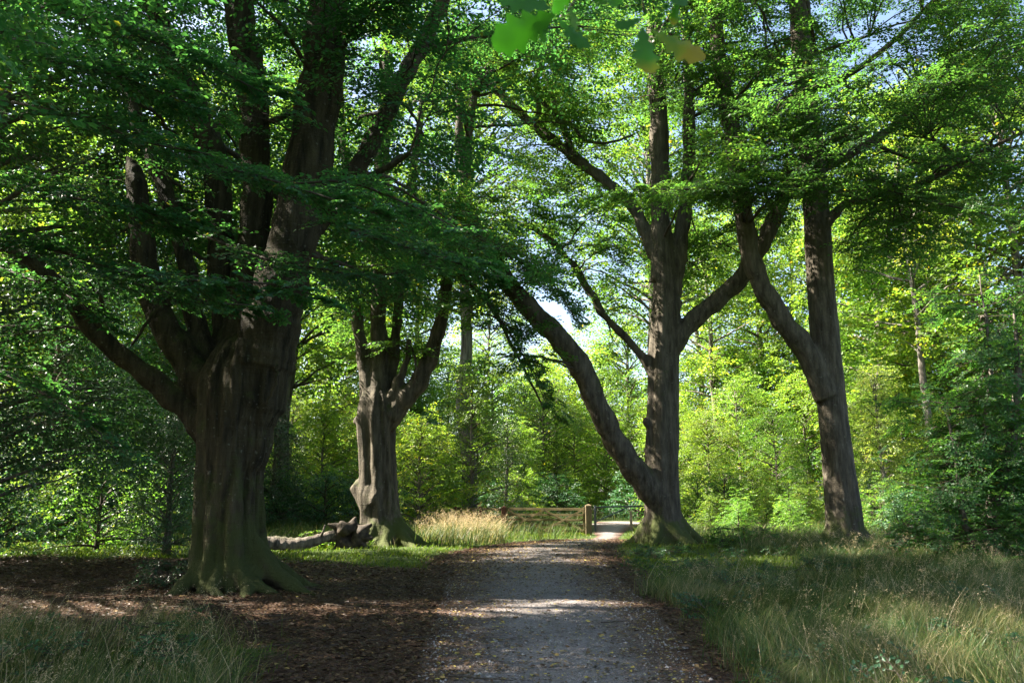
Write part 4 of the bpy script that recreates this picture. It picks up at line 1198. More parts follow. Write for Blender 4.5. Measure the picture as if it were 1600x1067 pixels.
sapling()


def low_shrub(name, label, cat, px, py, n, rad, h, mat, leaf, seed, tint=0.4, cl=14, size=0.4):
    rng = np.random.default_rng(seed)
    b = on_ground(px, py); b[2] = float(gh(b[:1], b[1:2])[0])
    root = empty(name, b); tag(root, label, cat)
    fo = Foliage(SHRUB, leaf, rng, fine=True, tint=(tint, 0.25)); st = MB()
    for i in range(n):
        a = rng.uniform(0, 6.28); r = rad * math.sqrt(rng.uniform(0, 1))
        c = b + np.array([math.cos(a) * r, math.sin(a) * r * 0.6, h * rng.uniform(0.15, 1.0) * (1 - 0.4 * r / rad)])
        s = b + np.array([math.cos(a) * r * 0.5, math.sin(a) * r * 0.3, -0.02])
        P = curve_between(s, c, rng, 0.1, 5)
        v, q, t = tube(P, np.linspace(0.008, 0.004, 5), 4, cap=False); st.add(v, q)
        fo.clump(c, 0.22, 0.1, cl, size=size)
    link('stem', st.mesh('stem', [M['twig']], off=b), root)
    link('crown', fo.build('crown', [M[mat], M['twig']], off=b), root)


low_shrub('ivy_shrub', 'low dark ivy growing against the foot of the largest pollard', 'shrub', 292, 925, 26, 0.85, 0.75, 'leaf_dark', 0.06, 71, cl=5, size=0.35)
low_shrub('nettle_clump', 'blue green nettle patch among grass in the near left corner', 'plant', 265, 1040, 9, 0.40, 0.45, 'leaf_blue', 0.07, 72, cl=4, size=0.3)
low_shrub('bramble_bush', 'bramble mound covering the fallen log beside the burred pollard', 'bush', 525, 856, 26, 1.0, 0.7, 'leaf_yellow', 0.08, 73, tint=0.3, cl=6, size=0.4)
low_shrub('fern_clump', 'dark green bracken tuft in shade just right of the beech with the low limb', 'plant', 1165, 858, 24, 1.2, 0.9, 'leaf_wood', 0.08, 74, tint=0.2, cl=6, size=0.45)
low_shrub('bramble_bush', 'dark bramble low in the grass at the foot of the sapling', 'bush', 1455, 880, 30, 1.3, 0.9, 'leaf_blue', 0.07, 75, tint=0.3, cl=6, size=0.4)

# ---- gate, fence, barrier ---------------------------------------------------------------------------
GL = on_ground(787, 832.5); GR = on_ground(920, 836)
GL[1] = GR[1] + 1.2
GL[0] = at(787, 815, GL[1])[0]


def post(name, label, cat, p, w, h, mat, cap):
    root = empty(name, p); tag(root, label, cat)
    mb = MB(); v, q = box((0, 0, h / 2 - 0.15), (w, w, h + 0.3)); mb.add(v, q)
    link('post', mb.mesh('post', [mat], smooth=False), root)
    mc = MB()
    s = w * 0.5 - 0.01
    z = h + 0.001
    v = np.array([(-s, -s, z), (s, -s, z), (s, s, z), (-s, s, z), (0, 0, z + 0.05)])
    mc.add(v, [(3, 2, 1, 0)], [(0, 1, 4), (1, 2, 4), (2, 3, 4), (3, 0, 4)])
    link('weathered_top', mc.mesh('weathered_top', [cap], smooth=False), root)
    for zz in (0.35, 0.9):
        mh = MB(); v, q = box((-w / 2 - 0.012, 0, zz * h), (0.02, 0.06, 0.10)); mh.add(v, q)
        link('iron_strap', mh.mesh('iron_strap', [M['iron']], smooth=False), root)
    return root


post('gate_post', 'stout square timber gate post at the path side of the gate, its left face sunlit', 'post', GR, 0.27, 1.24, M['post_wood'], M['post_wood'])
post('gate_post', 'reddish brown gate post at the hinge end, half hidden by pale grass', 'post', GL, 0.2, 1.15, M['dark_post'], M['dark_post'])


def gate():
    u = (GR - GL); Lg = np.linalg.norm(u); u = u / Lg
    root = empty('field_gate', GL + u * 0.12)
    root.rotation_euler = (0, 0, math.atan2(u[1], u[0]))
    tag(root, 'closed five-bar wooden field gate with crossed braces, patterned with sun and shade', 'gate')
    L = Lg - 0.32
    th = 0.05

    def part(nm, v, q, mat=M['gate_wood']):
        mb = MB(); mb.add(v, q); link(nm, mb.mesh(nm, [mat], smooth=False), root)
    zs = [0.16, 0.40, 0.62, 0.83, 1.07]
    for i, z in enumerate(zs):
        part('rail', *beam((0.04, 0, z), (L, 0, z), th * 0.8, 0.085 if i < 4 else 0.11))
    part('stile', *box((0.0, 0, 0.61), (0.085, th * 1.7, 1.14)))
    part('stile', *box((L, 0, 0.61), (0.075, th * 1.7, 1.10)))
    for k in range(2):
        x0, x1 = 0.06 + k * (L - 0.1) / 2, 0.06 + (k + 1) * (L - 0.1) / 2
        part('brace', *beam((x0, -0.045, 1.03), (x1, -0.045, 0.18), 0.036, 0.08))
        part('brace', *beam((x0, -0.085, 0.18), (x1, -0.085, 1.03), 0.036, 0.08))
    v, q = box((L + 0.05, -0.03, 0.9), (0.16, 0.02, 0.03)); part('latch', v, q, M['iron'])


gate()


def fence():
    p0 = GL.copy(); p1 = np.array([at(712, 815, GL[1] + 0.8)[0], GL[1] + 0.8, 0])
    root = empty('rail_fence', p1); tag(root, 'short three-rail wooden fence running left from the hinge post into the grass', 'fence')
    d = p0 - p1
    for z in (0.42, 0.74, 1.06):
        mb = MB(); mb.add(*beam((0.05, 0, z), (d[0] - 0.12, d[1] - 0.02, z), 0.05, 0.10)); link('rail', mb.mesh('rail', [M['gate_wood']], smooth=False), root)
    for f in (0.0, 0.52):
        mb = MB(); mb.add(*box((d[0] * f, d[1] * f + 0.09, 0.5), (0.13, 0.12, 1.35))); link('post', mb.mesh('post', [M['dark_post']], smooth=False), root)


fence()


def barrier():
    p0 = np.array([at(930, 815, 37.5)[0], 37.5, 0]); p1 = np.array([at(1012, 815, 39.5)[0], 39.5, 0])
    root = empty('swing_barrier', p0); tag(root, 'open grey metal swing barrier with a slanting strut behind the path-side gate post', 'barrier')
    d = p1 - p0
    for nm, pts, r in (('pivot_post', [(0, 0, -0.2), (0, 0, 1.2)], 0.055), ('rail', [(0, 0, 1.12), (d[0], d[1], 1.16)], 0.04),
                       ('strut', [(0, 0, 0.45), (d[0] * 0.62, d[1] * 0.62, 1.11)], 0.03)):
        mb = MB(); v, q, t = tube(catmull(np.array(pts, float), 5), np.full(6, r), 10); mb.add(v, q, t)
        link(nm, mb.mesh(nm, [M['metal']]), root)
    pb = np.array([at(989, 815, 38.6)[0], 39.2, 0])
    root = empty('marker_post', pb); tag(root, 'short pale marker post at the edge of the gravel between the barrier and the beech', 'post')
    mb = MB(); mb.add(*box((0, 0, 0.42), (0.11, 0.11, 0.9))); link('post', mb.mesh('post', [M['cut_wood']], smooth=False), root)
    mb = MB(); mb.add(*box((0, 0, 0.895), (0.14, 0.14, 0.04))); link('cap', mb.mesh('cap', [M['cut_wood']], smooth=False), root)


barrier()


def fallen_log():
    Y = on_ground(460, 862)[1]
    pts = [np.array([*at(px, py, Y + dy), metres(w, px, py, Y) / 2]) for px, py, dy, w in [(395, 850, -0.1, 21), (430, 848, 0, 21), (455, 851, 0.1, 22), (485, 846, 0.3, 18), (520, 835, 0.6, 14), (548, 822, 0.8, 9)]]
    lc = catmull(pts, 8)
    base = np.array([lc[0][0], lc[0][1], 0])
    root = empty('fallen_log', base); tag(root, 'bare pale fallen log lying in the grass between the two pollards, banded with light', 'log')
    mb = MB(); v, q, t = tube(lc[:, :3], lc[:, 3] * (1 + 0.07 * np.sin(np.arange(len(lc)) * 1.7)), 16, lambda th, i: 1 + 0.05 * np.sin(3 * th + i * 0.3) + 0.03 * np.sin(7 * th)); mb.add(v, q, t)
    link('log', mb.mesh('log', [M['log']], off=base), root)
    mb = MB(); v, q, t = tube([at(500, 840, Y + 0.4), at(505, 830, Y + 0.2), at(508, 820, Y + 0.1)], [0.05, 0.035, 0.02], 8); mb.add(v, q, t)
    link('branch_stub', mb.mesh('branch_stub', [M['log']], off=base), root)
    # root plate with a hollow
    b = np.array([at(548, 840, Y + 0.6)[0], Y + 0.6, 0])
    mb = MB()
    th = np.linspace(0, 2 * np.pi, 22)
    ring = np.stack([0.30 * np.cos(th) + 0.04 * np.sin(3 * th), 0.14 * np.sin(2 * th), 0.46 + 0.27 * np.sin(th) + 0.05 * np.cos(2 * th)], 1)
    v, q, t = tube(ring, 0.19 + 0.05 * np.sin(3 * th + 1), 10); mb.add(v, q, t)
    for an, l in ((0.5, 0.7), (2.6, 0.8), (1.4, 0.5), (4.0, 0.9), (5.5, 0.9), (3.4, 0.9), (6.1, 0.7)):
        p = np.array([0.36 * math.cos(an), 0, 0.46 + 0.27 * math.sin(an)])
        e = p + np.array([math.cos(an) * l * 0.55, random.uniform(-0.3, 0.1), math.sin(an) * l * 0.5])
        v, q, t = tube(curve_between(p, e, RNG, 0.1, 6), np.linspace(0.16, 0.05, 6), 8); mb.add(v, q, t)
    back = catmull(np.array([(0.0, 0.15, 0.4), (-0.1, 0.5, 0.38), (-0.1, 0.9, 0.2)]), 5)
    v, q, t = tube(back, np.linspace(0.42, 0.22, len(back)), 12); mb.add(v, q, t)
    V, Q = remesh(mb, 0.04)
    V = smooth_verts(V, Q, 2)
    V = V + 0.03 * np.stack([np.sin(13 * V[:, 2] + 5 * V[:, 1]), np.sin(11 * V[:, 0]), np.sin(12 * V[:, 0] + 7 * V[:, 1])], 1)
    tag(link('root_stump', np_mesh('root_stump', V, Q, [M['dead_wood']], smooth=True), loc=b), 'dark hollow upturned root stump at the foot of the burred pollard', 'stump')


fallen_log()


# ---- oak spray overhead ----------------------------------------------------------------------------
def oak_leaf_mesh(rng, L):
    """a lobed oak leaf, slightly curled, with thickness from a doubled outline"""
    prof = [(0.0, 0.015), (0.10, 0.06), (0.20, 0.14), (0.27, 0.09), (0.40, 0.24), (0.48, 0.15), (0.62, 0.30), (0.70, 0.18), (0.82, 0.25), (0.89, 0.15), (0.97, 0.10), (1.0, 0.0)]
    up, dn = [], []
    ts = catmull(np.array(prof), 3)
    V = []
    for x, w in ts:
        w = max(w, 0.001)
        c = -0.10 * x * x
        for s in (-1, -0.5, 0, 0.5, 1):
            V.append((x, s * w, c + 0.10 * abs(s) * w * 2 - 0.15 * (s * w) ** 2 + 0.01 * math.sin(9 * x + 3 * s)))
    V = np.array(V) * L
    n = len(ts)
    i = np.arange(n - 1)[:, None] * 5 + np.arange(4)[None, :]
    Q = np.stack([i, i + 1, i + 6, i + 5], -1).reshape(-1, 4)
    return V, Q


def oak():
    m, nt, N, L_, out = new_mat('oak_leaf')
    tc = N.new('ShaderNodeTexCoord'); sx = N.new('ShaderNodeSeparateXYZ'); L_.new(tc.outputs['Object'], sx.inputs[0])
    a = N.new('ShaderNodeAttribute'); a.attribute_name = 'tint'
    nn = N.new('ShaderNodeTexNoise'); nn.inputs['Scale'].default_value = 30; L_.new(tc.outputs['Object'], nn.inputs['Vector'])
    mu = N.new('ShaderNodeMath'); mu.operation = 'MULTIPLY_ADD'; mu.inputs[1].default_value = 0.3; L_.new(nn.outputs[0], mu.inputs[0]); L_.new(a.outputs['Fac'], mu.inputs[2])
    r = ramp(N, [(0.25, (0.025, 0.11, 0.016)), (0.7, (0.05, 0.17, 0.016)), (0.95, (0.26, 0.25, 0.015)), (1.0, (0.30, 0.22, 0.02))]); L_.new(mu.outputs[0], r.inputs[0])
    p = N.new('ShaderNodeBsdfPrincipled'); p.inputs['Roughness'].default_value = 0.45; L_.new(r.outputs[0], p.inputs['Base Color'])
    t = N.new('ShaderNodeBsdfTranslucent'); g = N.new('ShaderNodeMix'); g.data_type = 'RGBA'; g.blend_type = 'MULTIPLY'; g.inputs[0].default_value = 1; g.inputs[7].default_value = (1.2, 1.6, 0.4, 1)
    L_.new(r.outputs[0], g.inputs[6]); L_.new(g.outputs[2], t.inputs['Color'])
    mx = N.new('ShaderNodeMixShader'); mx.inputs[0].default_value = 0.55
    L_.new(p.outputs[0], mx.inputs[1]); L_.new(t.outputs[0], mx.inputs[2]); L_.new(mx.outputs[0], out.inputs['Surface'])
    rng = np.random.default_rng(5)
    base = np.array([3.6, -3.2, 0.0]); base[2] = float(gh(base[:1], base[1:2])[0])
    root = empty('oak_tree', base)
    tag(root, 'oak reaching overhead, its blurred lobed leaves hanging into the top of the view', 'tree')
    mb = MB()
    tr = catmull(np.array([base + (0, 0, -0.3), base + (0, 0, 1.5), base + (-0.1, 0.1, 4), base + (0.1, 0.2, 8), base + (0, 0, 14.0)]), 6)
    v, q, t_ = tube(tr, 0.36 * np.linspace(1.25, 0.25, len(tr)), 14); mb.add(v, q, t_)
    link('trunk', mb.mesh('trunk', [M['bark']], off=base), root)
    mb = MB()
    tip = at(930, -60, 1.75)
    lim = catmull(np.array([base + (0, 0.1, 3.2), base + (-0.9, 1.2, 3.65), base + (-2.2, 2.8, 3.5), at(1010, -190, 1.6), tip, at(860, -15, 1.95)]), 7)
    v, q, t_ = tube(lim, np.linspace(0.10, 0.006, len(lim)), 8); mb.add(v, q, t_)
    link('limb', mb.mesh('limb', [M['bark']], off=base), root)
    fo = Foliage(COARSE, 0.16, rng, fine=False, twigs=False, tint=(0.4, 0.2))
    for i in range(26):
        a_ = rng.uniform(0, 6.28); rr = 5.0 * math.sqrt(rng.uniform(0.05, 1)); z = rng.uniform(6.5, 14)
        c = base + np.array([math.cos(a_) * rr, math.sin(a_) * rr, z])
        s = tr[min(len(tr) - 1, int(np.searchsorted(tr[:, 2], z - 1.5)))]
        fo.tube(curve_between(s, c, rng, 0.1, 6), np.linspace(0.06, 0.01, 6), 5)
        fo.clump(c, 1.3, 0.7, 14, size=1.2)
    link('crown', fo.build('crown', [M['leaf_wood'], M['twig']], off=base), root)
    # leaf: px of stalk, px of tip, depth, length, tint
    twigs = [[(930, -60, 1.75), (905, -10, 1.72), (885, 20, 1.70)], [(975, -110, 1.66), (1000, -40, 1.66), (1006, 20, 1.68)], [(1010, -190, 1.6), (1050, -90, 1.72), (1060, 5, 1.75)]]
    for tw in twigs:
        mb = MB(); P = catmull([at(*k) for k in tw], 6); v, q, t_ = tube(P, np.linspace(0.004, 0.002, len(P)), 6); mb.add(v, q, t_)
        link('twig', mb.mesh('twig', [M['twig']], off=base), root)
    for (ax_, ay, bx, by, Y, dy, tn, ro) in [(868, 22, 768, 72, 1.72, 0.02, 0.25, 0.4), (862, 14, 775, -10, 1.75, 0.0, 0.2, -0.3), (872, 30, 918, 78, 1.70, 0.03, 0.22, 0.6), (845, 40, 850, 68, 1.74, 0.02, 0.3, 0.2),
                                             (1004, 42, 1012, 120, 1.68, 0.0, 0.33, 0.25), (1020, 48, 1098, 98, 1.70, 0.02, 0.58, 0.5), (1003, 30, 960, 45, 1.72, 0.0, 0.25, -0.4), (1060, 5, 1050, 40, 1.75, 0.02, 0.36, 0.2),
                                             (900, -14, 860, 18, 1.68, 0, 0.2, 0.8), (985, -30, 950, 10, 1.7, 0.01, 0.25, 0.3), (915, -20, 950, 4, 1.7, 0, 0.25, -0.5), (1030, -40, 1068, 15, 1.72, 0, 0.25, 0.5), (890, 10, 900, 50, 1.74, 0.02, 0.2, -0.9)]:
        p0, p1 = at(ax_, ay, Y), at(bx, by, Y + dy)
        L = np.linalg.norm(p1 - p0)
        X = (p1 - p0) / L
        vw = np.array([0, 1.0, 0.25]); nrm = vw - X * vw.dot(X); nrm /= np.linalg.norm(nrm)
        Yx = np.cross(nrm, X)
        nn_ = nrm * math.cos(ro) + Yx * math.sin(ro); Yx = np.cross(nn_, X)
        V, Q = oak_leaf_mesh(rng, L)
        tt = np.full(len(Q), tn) + 0.55 * (V[Q].mean(1)[:, 0] / L) ** 2 * (1.0 if tn > 0.3 else 0.1)
        V = V[:, :1] * X + V[:, 1:2] * Yx + V[:, 2:] * nn_ + p0
        link('leaf', np_mesh('leaf', V - base, Q, [m], tint=tt, smooth=True), root)


oak()


# ---- grass and litter --------------------------------------------------------------------------------
def blades(x, y, h, w, lean, tint, seed, curve=1.0):
    rng = np.random.default_rng(seed)
    n = len(x)
    z = gh(x, y)
    a = 3.2 * wob(x, y, 0.8, seed * 0.37) + rng.normal(0, 0.75, n)
    f = rng.uniform(0, 2 * np.pi, n)
    dx, dy = np.cos(a) * lean * h, np.sin(a) * lean * h
    V = np.empty((n, 8, 3), np.float32)
    for k, t in enumerate((0, 0.38, 0.72, 1.0)):
        cx = x + dx * t ** (1 + curve); cy = y + dy * t ** (1 + curve); cz = z - 0.01 + h * (t - 0.25 * lean * t * t)
        ww = w * (1.0, 0.85, 0.55, 0.08)[k] / 2
        V[:, 2 * k] = np.stack([cx - np.cos(f) * ww, cy - np.sin(f) * ww, cz], 1)
        V[:, 2 * k + 1] = np.stack([cx + np.cos(f) * ww, cy + np.sin(f) * ww, cz], 1)
    b = (np.arange(n) * 8)[:, None]
    Q = np.concatenate([(b + np.array([2 * k, 2 * k + 1, 2 * k + 3, 2 * k + 2])[None])[:, None] for k in range(3)], 1).reshape(-1, 4)
    return V.reshape(-1, 3), Q, np.repeat(tint, 3)


def sample(n, x0, x1, y0, y1, fn, seed):
    rng = np.random.default_rng(seed)
    xs, ys = [], []
    got = 0
    while got < n:
        x = rng.uniform(x0, x1, n); y = rng.uniform(y0, y1, n)
        k = rng.uniform(0, 1, n) < fn(x, y)
        xs.append(x[k]); ys.append(y[k]); got += k.sum()
    return np.concatenate(xs)[:n], np.concatenate(ys)[:n], rng


def trunk_clear(x, y):
    m = np.ones(np.shape(x))
    for b, r in ((b1, 0.85), (b2, 0.8), (b3, 0.8), (b4, 0.7)):
        m *= np.hypot(x - b[0], y - b[1]) > r
    return m


def path_side(x, y):
    return np.where(x > np.interp(y, PATH_MID[:, 1], PATH_MID[:, 0]), 1, -1)


def in_view(x, y, m=1.5):
    return (np.abs(x) < 0.66 * y + m) & (y > 4)


def tuft(x, y, s=1.0, o=0.0):
    return 0.5 + 0.5 * wob(x, y, s, o)


def tall_right(x, y):
    pd = path_dist(x, y)
    g = sstep(0.1, 0.8, pd + 0.35 * wob(x, y, 0.9)) * (path_side(x, y) > 0) * in_view(x, y) * (y < 27)
    g = g * np.clip(0.4 + 0.9 * wob(x, y, 1.1, 1.0), 0.08, 1) * trunk_clear(x, y) * np.clip((9.0 / np.maximum(y, 6)) ** 1.1, 0, 1)
    return g * np.where(y > 15, sstep(6.0, 8.5, x), 1)


def near_left(x, y):
    return sstep(10.6, 8.8, y + 0.7 * wob(x, y, 0.9)) * sstep(-1.9, -3.0, x + 0.14 * (y - 7)) * in_view(x, y) * np.clip(0.3 + 0.8 * wob(x, y, 1.1, 2.0), 0.1, 1)


def gate_tussock(x, y):
    px, py = CX + F * x / (y * CP), 0
    return sstep(0.25, 0.9, path_dist(x, y)) * sstep(640, 690, px) * sstep(800, 775, px) * sstep(27, 29, y) * sstep(36, 33, y) * np.clip(sstep(-0.25, 0.25, wob(x, y, 1.7, 2.5)), 0.06, 1) * np.clip(1.2 - np.abs(px - 725) / 85, 0.25, 1)


def short_zone(x, y):
    g = grassy(x, y) * sstep(0.0, 0.5, path_dist(x, y) + 0.2 * wob(x, y, 1.5)) * in_view(x, y) * trunk_clear(x, y)
    return g * np.clip((12.0 / np.maximum(y, 8)) ** 0.9, 0, 1) * np.clip(0.55 + 0.7 * wob(x, y, 1.2, 3.0), 0.15, 1) * sstep(-0.2, 0.3, track_dist(x, y))


def build_grass():
    parts = []
    # tall meadow grass right of the path
    x, y, rng = sample(110000, 0, 17, 5, 27, tall_right, 401)
    h = rng.uniform(0.18, 0.62, len(x)) * (0.5 + 0.7 * tuft(x, y, 0.9, 1)); w = rng.uniform(0.003, 0.008, len(x)) * np.clip(y / 9, 1, 2.0)
    a = blades(x, y, h, w, rng.uniform(0.25, 0.95, len(x)), np.clip(rng.normal(0.42, 0.23, len(x)) + 0.30 * wob(x, y, 1.0, 4), 0, 1), 402)
    # left corner
    x, y, rng = sample(6000, -8.5, -1.2, 5, 11, near_left, 403)
    h = rng.uniform(0.15, 0.58, len(x)) * (0.55 + 0.6 * tuft(x, y, 1.3, 2)); w = rng.uniform(0.004, 0.009, len(x))
    b = blades(x, y, h, w, rng.uniform(0.25, 0.95, len(x)), np.clip(rng.normal(0.5, 0.27, len(x)), 0, 1), 404)
    # pale tussock before the gate
    x, y, rng = sample(8500, -6, 1.5, 27, 36, gate_tussock, 405)
    h = rng.uniform(0.2, 0.9, len(x)) * (0.35 + 0.9 * tuft(x, y, 2.1, 3)); w = rng.uniform(0.008, 0.018, len(x))
    c = blades(x, y, h, w, rng.uniform(0.15, 0.7, len(x)), np.clip(rng.normal(0.5, 0.28, len(x)), 0, 1), 406)
    # beyond: rough grass under the wood edge
    fn = lambda x, y: sstep(0.3, 1.5, np.minimum(path_dist(x, y), track_dist(x, y))) * in_view(x, y) * (1 - gate_tussock(x, y)) * trunk_clear(x, y) * np.clip(0.5 + 0.8 * wob(x, y, 0.5, 5), 0.1, 1)
    x, y, rng = sample(60000, -30, 34, 26, 56, fn, 407)
    h = rng.uniform(0.25, 0.75, len(x)); w = rng.uniform(0.012, 0.028, len(x))
    d = blades(x, y, h, w, rng.uniform(0.2, 0.9, len(x)), np.clip(rng.normal(0.42, 0.22, len(x)), 0, 1), 408)
    V, Q, T, n = [], [], [], 0
    for v, q, t in (a, b, c, d):
        V.append(v); Q.append(q + n); T.append(t); n += len(v)
    o = link('tall_grass', np_mesh('tall_grass', np.concatenate(V), np.concatenate(Q), [M['grass_tall']], tint=np.concatenate(T)))
    tag(o, 'long arching green and straw coloured grass', 'grass', kind='stuff')
    # short turf
    x, y, rng = sample(130000, -20, 20, 5, 48, short_zone, 411)
    h = rng.uniform(0.05, 0.16, len(x)); w = rng.uniform(0.005, 0.010, len(x)) * np.clip(y / 9, 1, 3)
    v, q, t = blades(x, y, h, w, rng.uniform(0.2, 1.0, len(x)), np.clip(rng.normal(0.45, 0.25, len(x)), 0, 1), 412)
    tag(link('short_grass', np_mesh('short_grass', v, q, [M['grass_short']], tint=t)), 'short green turf on the verges of the path', 'grass', kind='stuff')
    # seed stalks with drooping panicles
    sets = []
    for n_, x0, x1, y0, y1, fn, sd, hh in ((1000, 0, 17, 5, 26, tall_right, 421, (0.45, 0.95)), (260, -8.5, -1.2, 5, 10.5, near_left, 423, (0.45, 0.85)), (520, -6, 1.5, 27, 36, gate_tussock, 425, (0.6, 1.3))):
        x, y, rng = sample(n_, x0, x1, y0, y1, fn, sd)
        h = rng.uniform(*hh, len(x)) * (0.55 + 0.6 * tuft(x, y, 2.1, 3)); lean = rng.uniform(0.2, 0.7, len(x)); z = gh(x, y)
        wf = np.clip(y / 11, 1, 2.6)
        sets.append(blades(x, y, h, 0.0045 * wf, lean, rng.uniform(0, 0.7, len(x)), sd + 1))
        rs = np.random.default_rng(sd + 1); a_ = rs.uniform(0, 2 * np.pi, len(x))
        m = 22
        t = rng.uniform(0.68, 1.04, (len(x), m))
        X = x[:, None] + (np.cos(a_) * lean * h)[:, None] * t ** 2; Yy = y[:, None] + (np.sin(a_) * lean * h)[:, None] * t ** 2; Z = z[:, None] + h[:, None] * (t - 0.25 * lean[:, None] * t * t)
        sp = (h * 0.035)[:, None] * rng.normal(0, 1, (len(x), m)); sp2 = (h * 0.035)[:, None] * rng.normal(0, 1, (len(x), m))
        P = np.stack([X + sp, Yy + sp2, Z - np.abs(sp) * 0.5], -1).reshape(-1, 3)
        D = np.stack([np.repeat(np.cos(a_), m) * 0.7 + rng.normal(0, 0.4, len(P)), np.repeat(np.sin(a_), m) * 0.7 + rng.normal(0, 0.4, len(P)), rng.normal(-0.3, 0.5, len(P))], 1)
        D /= np.linalg.norm(D, axis=1)[:, None]
        Nn = rng.normal(0, 1, (len(P), 3))
        sets.append(leaf_arrays(P, D, Nn, 0.020 * rng.uniform(0.6, 1.3, len(P)) * np.repeat(wf, m), rng.uniform(0, 1, len(P)), False, 0.28))
    V, Q, T, n = [], [], [], 0
    for v, q, t in sets:
        V.append(v); Q.append(q + n); T.append(t); n += len(v)
    tag(link('seeding_grass', np_mesh('seeding_grass', np.concatenate(V), np.concatenate(Q), [M['straw']], tint=np.concatenate(T))), 'pale straw seed heads nodding above the grass', 'grass', kind='stuff')


build_grass()


def build_weeds():
    rng = np.random.default_rng(431)
    fo = Foliage(SHRUB, 0.055, rng, fine=True, tint=(0.4, 0.25))
    def zone(x, y):
        pd = path_dist(x, y)
        return sstep(0.1, 0.5, pd) * np.maximum((path_side(x, y) > 0) * (y < 24), near_left(x, y)) * in_view(x, y) * np.clip(0.9 * wob(x, y, 1.4, 7), 0.03, 1) * np.clip((10.0 / np.maximum(y, 6)) ** 0.9, 0, 1)
    x, y, _ = sample(420, -8, 16, 5, 24, zone, 432)
    z = gh(x, y)
    for i in range(len(x)):
        for k in range(rng.integers(2, 5)):
            fo.spray(np.array([x[i], y[i], z[i] + rng.uniform(0.03, 0.22)]), rng.uniform(0, 6.28), rng.uniform(-0.1, 0.8), rng.normal(0, 0.4), rng.uniform(0.22, 0.45), rng.uniform(0.2, 0.6))
    tag(link('low_weeds', fo.build('low_weeds', [M['leaf_blue'], M['twig']])), 'low broad leaved weeds growing among the grass', 'weeds', kind='stuff')


build_weeds()


def build_litter():
    def zone(x, y):
        pd = path_dist(x, y)
        left = (1 - grassy(x, y)) * np.where(path_side(x, y) < 0, 1, 0.7)
        onp = np.where(pd < 0, 0.16 + 0.5 * sstep(-1.6, -0.1, pd) + 0.25 * sstep(12, 18, y), 1)
        return left * onp * in_view(x, y) * np.clip((9.0 / np.maximum(y, 6)) ** 0.8, 0, 1) * (y < 31)
    x, y, rng = sample(80000, -18, 9, 5, 31, zone, 501)
    pd = path_dist(x, y)
    z = gh(x, y) + np.where(pd < 0, 0.045, 0.012) + rng.uniform(0, 0.02, len(x))
    onp = pd < -0.1
    z = np.where(onp, 0.01 + 0.03 * (1 - np.clip(1 + pd / 1.6, 0, 1) ** 2) + 0.012 + rng.uniform(0, 0.006, len(x)), z)
    a = rng.uniform(0, 2 * np.pi, len(x))
    D = np.stack([np.cos(a), np.sin(a), rng.normal(0, 0.12, len(x))], 1); D /= np.linalg.norm(D, axis=1)[:, None]
    Nn = np.stack([rng.normal(0, 0.22, len(x)), rng.normal(0, 0.22, len(x)), np.ones(len(x))], 1)
    s = np.where(rng.uniform(0, 1, len(x)) < 0.12, rng.uniform(0.06, 0.095, len(x)), rng.uniform(0.022, 0.06, len(x))) * np.clip(y / 14, 1, 1.4) * np.where(onp, 0.8, 1)
    t = np.clip(rng.beta(2, 2.4, len(x)) + 0.22 * onp * rng.uniform(0, 2, len(x)), 0, 1)
    v, q, tt = leaf_arrays(np.stack([x, y, z], 1), D, Nn, s, t, True)
    tag(link('fallen_leaves', np_mesh('fallen_leaves', v, q, [M['litter']], tint=tt)), 'brown and yellow fallen beech leaves scattered over soil and gravel', 'leaf litter', kind='stuff')


build_litter()


def path_top(x, y):
    pd = path_dist(x, y)
    return np.where(pd < 0, 0.008 + 0.03 * (1 - np.clip(1 + pd / 1.6, 0, 1) ** 2), gh(x, y) + 0.004)


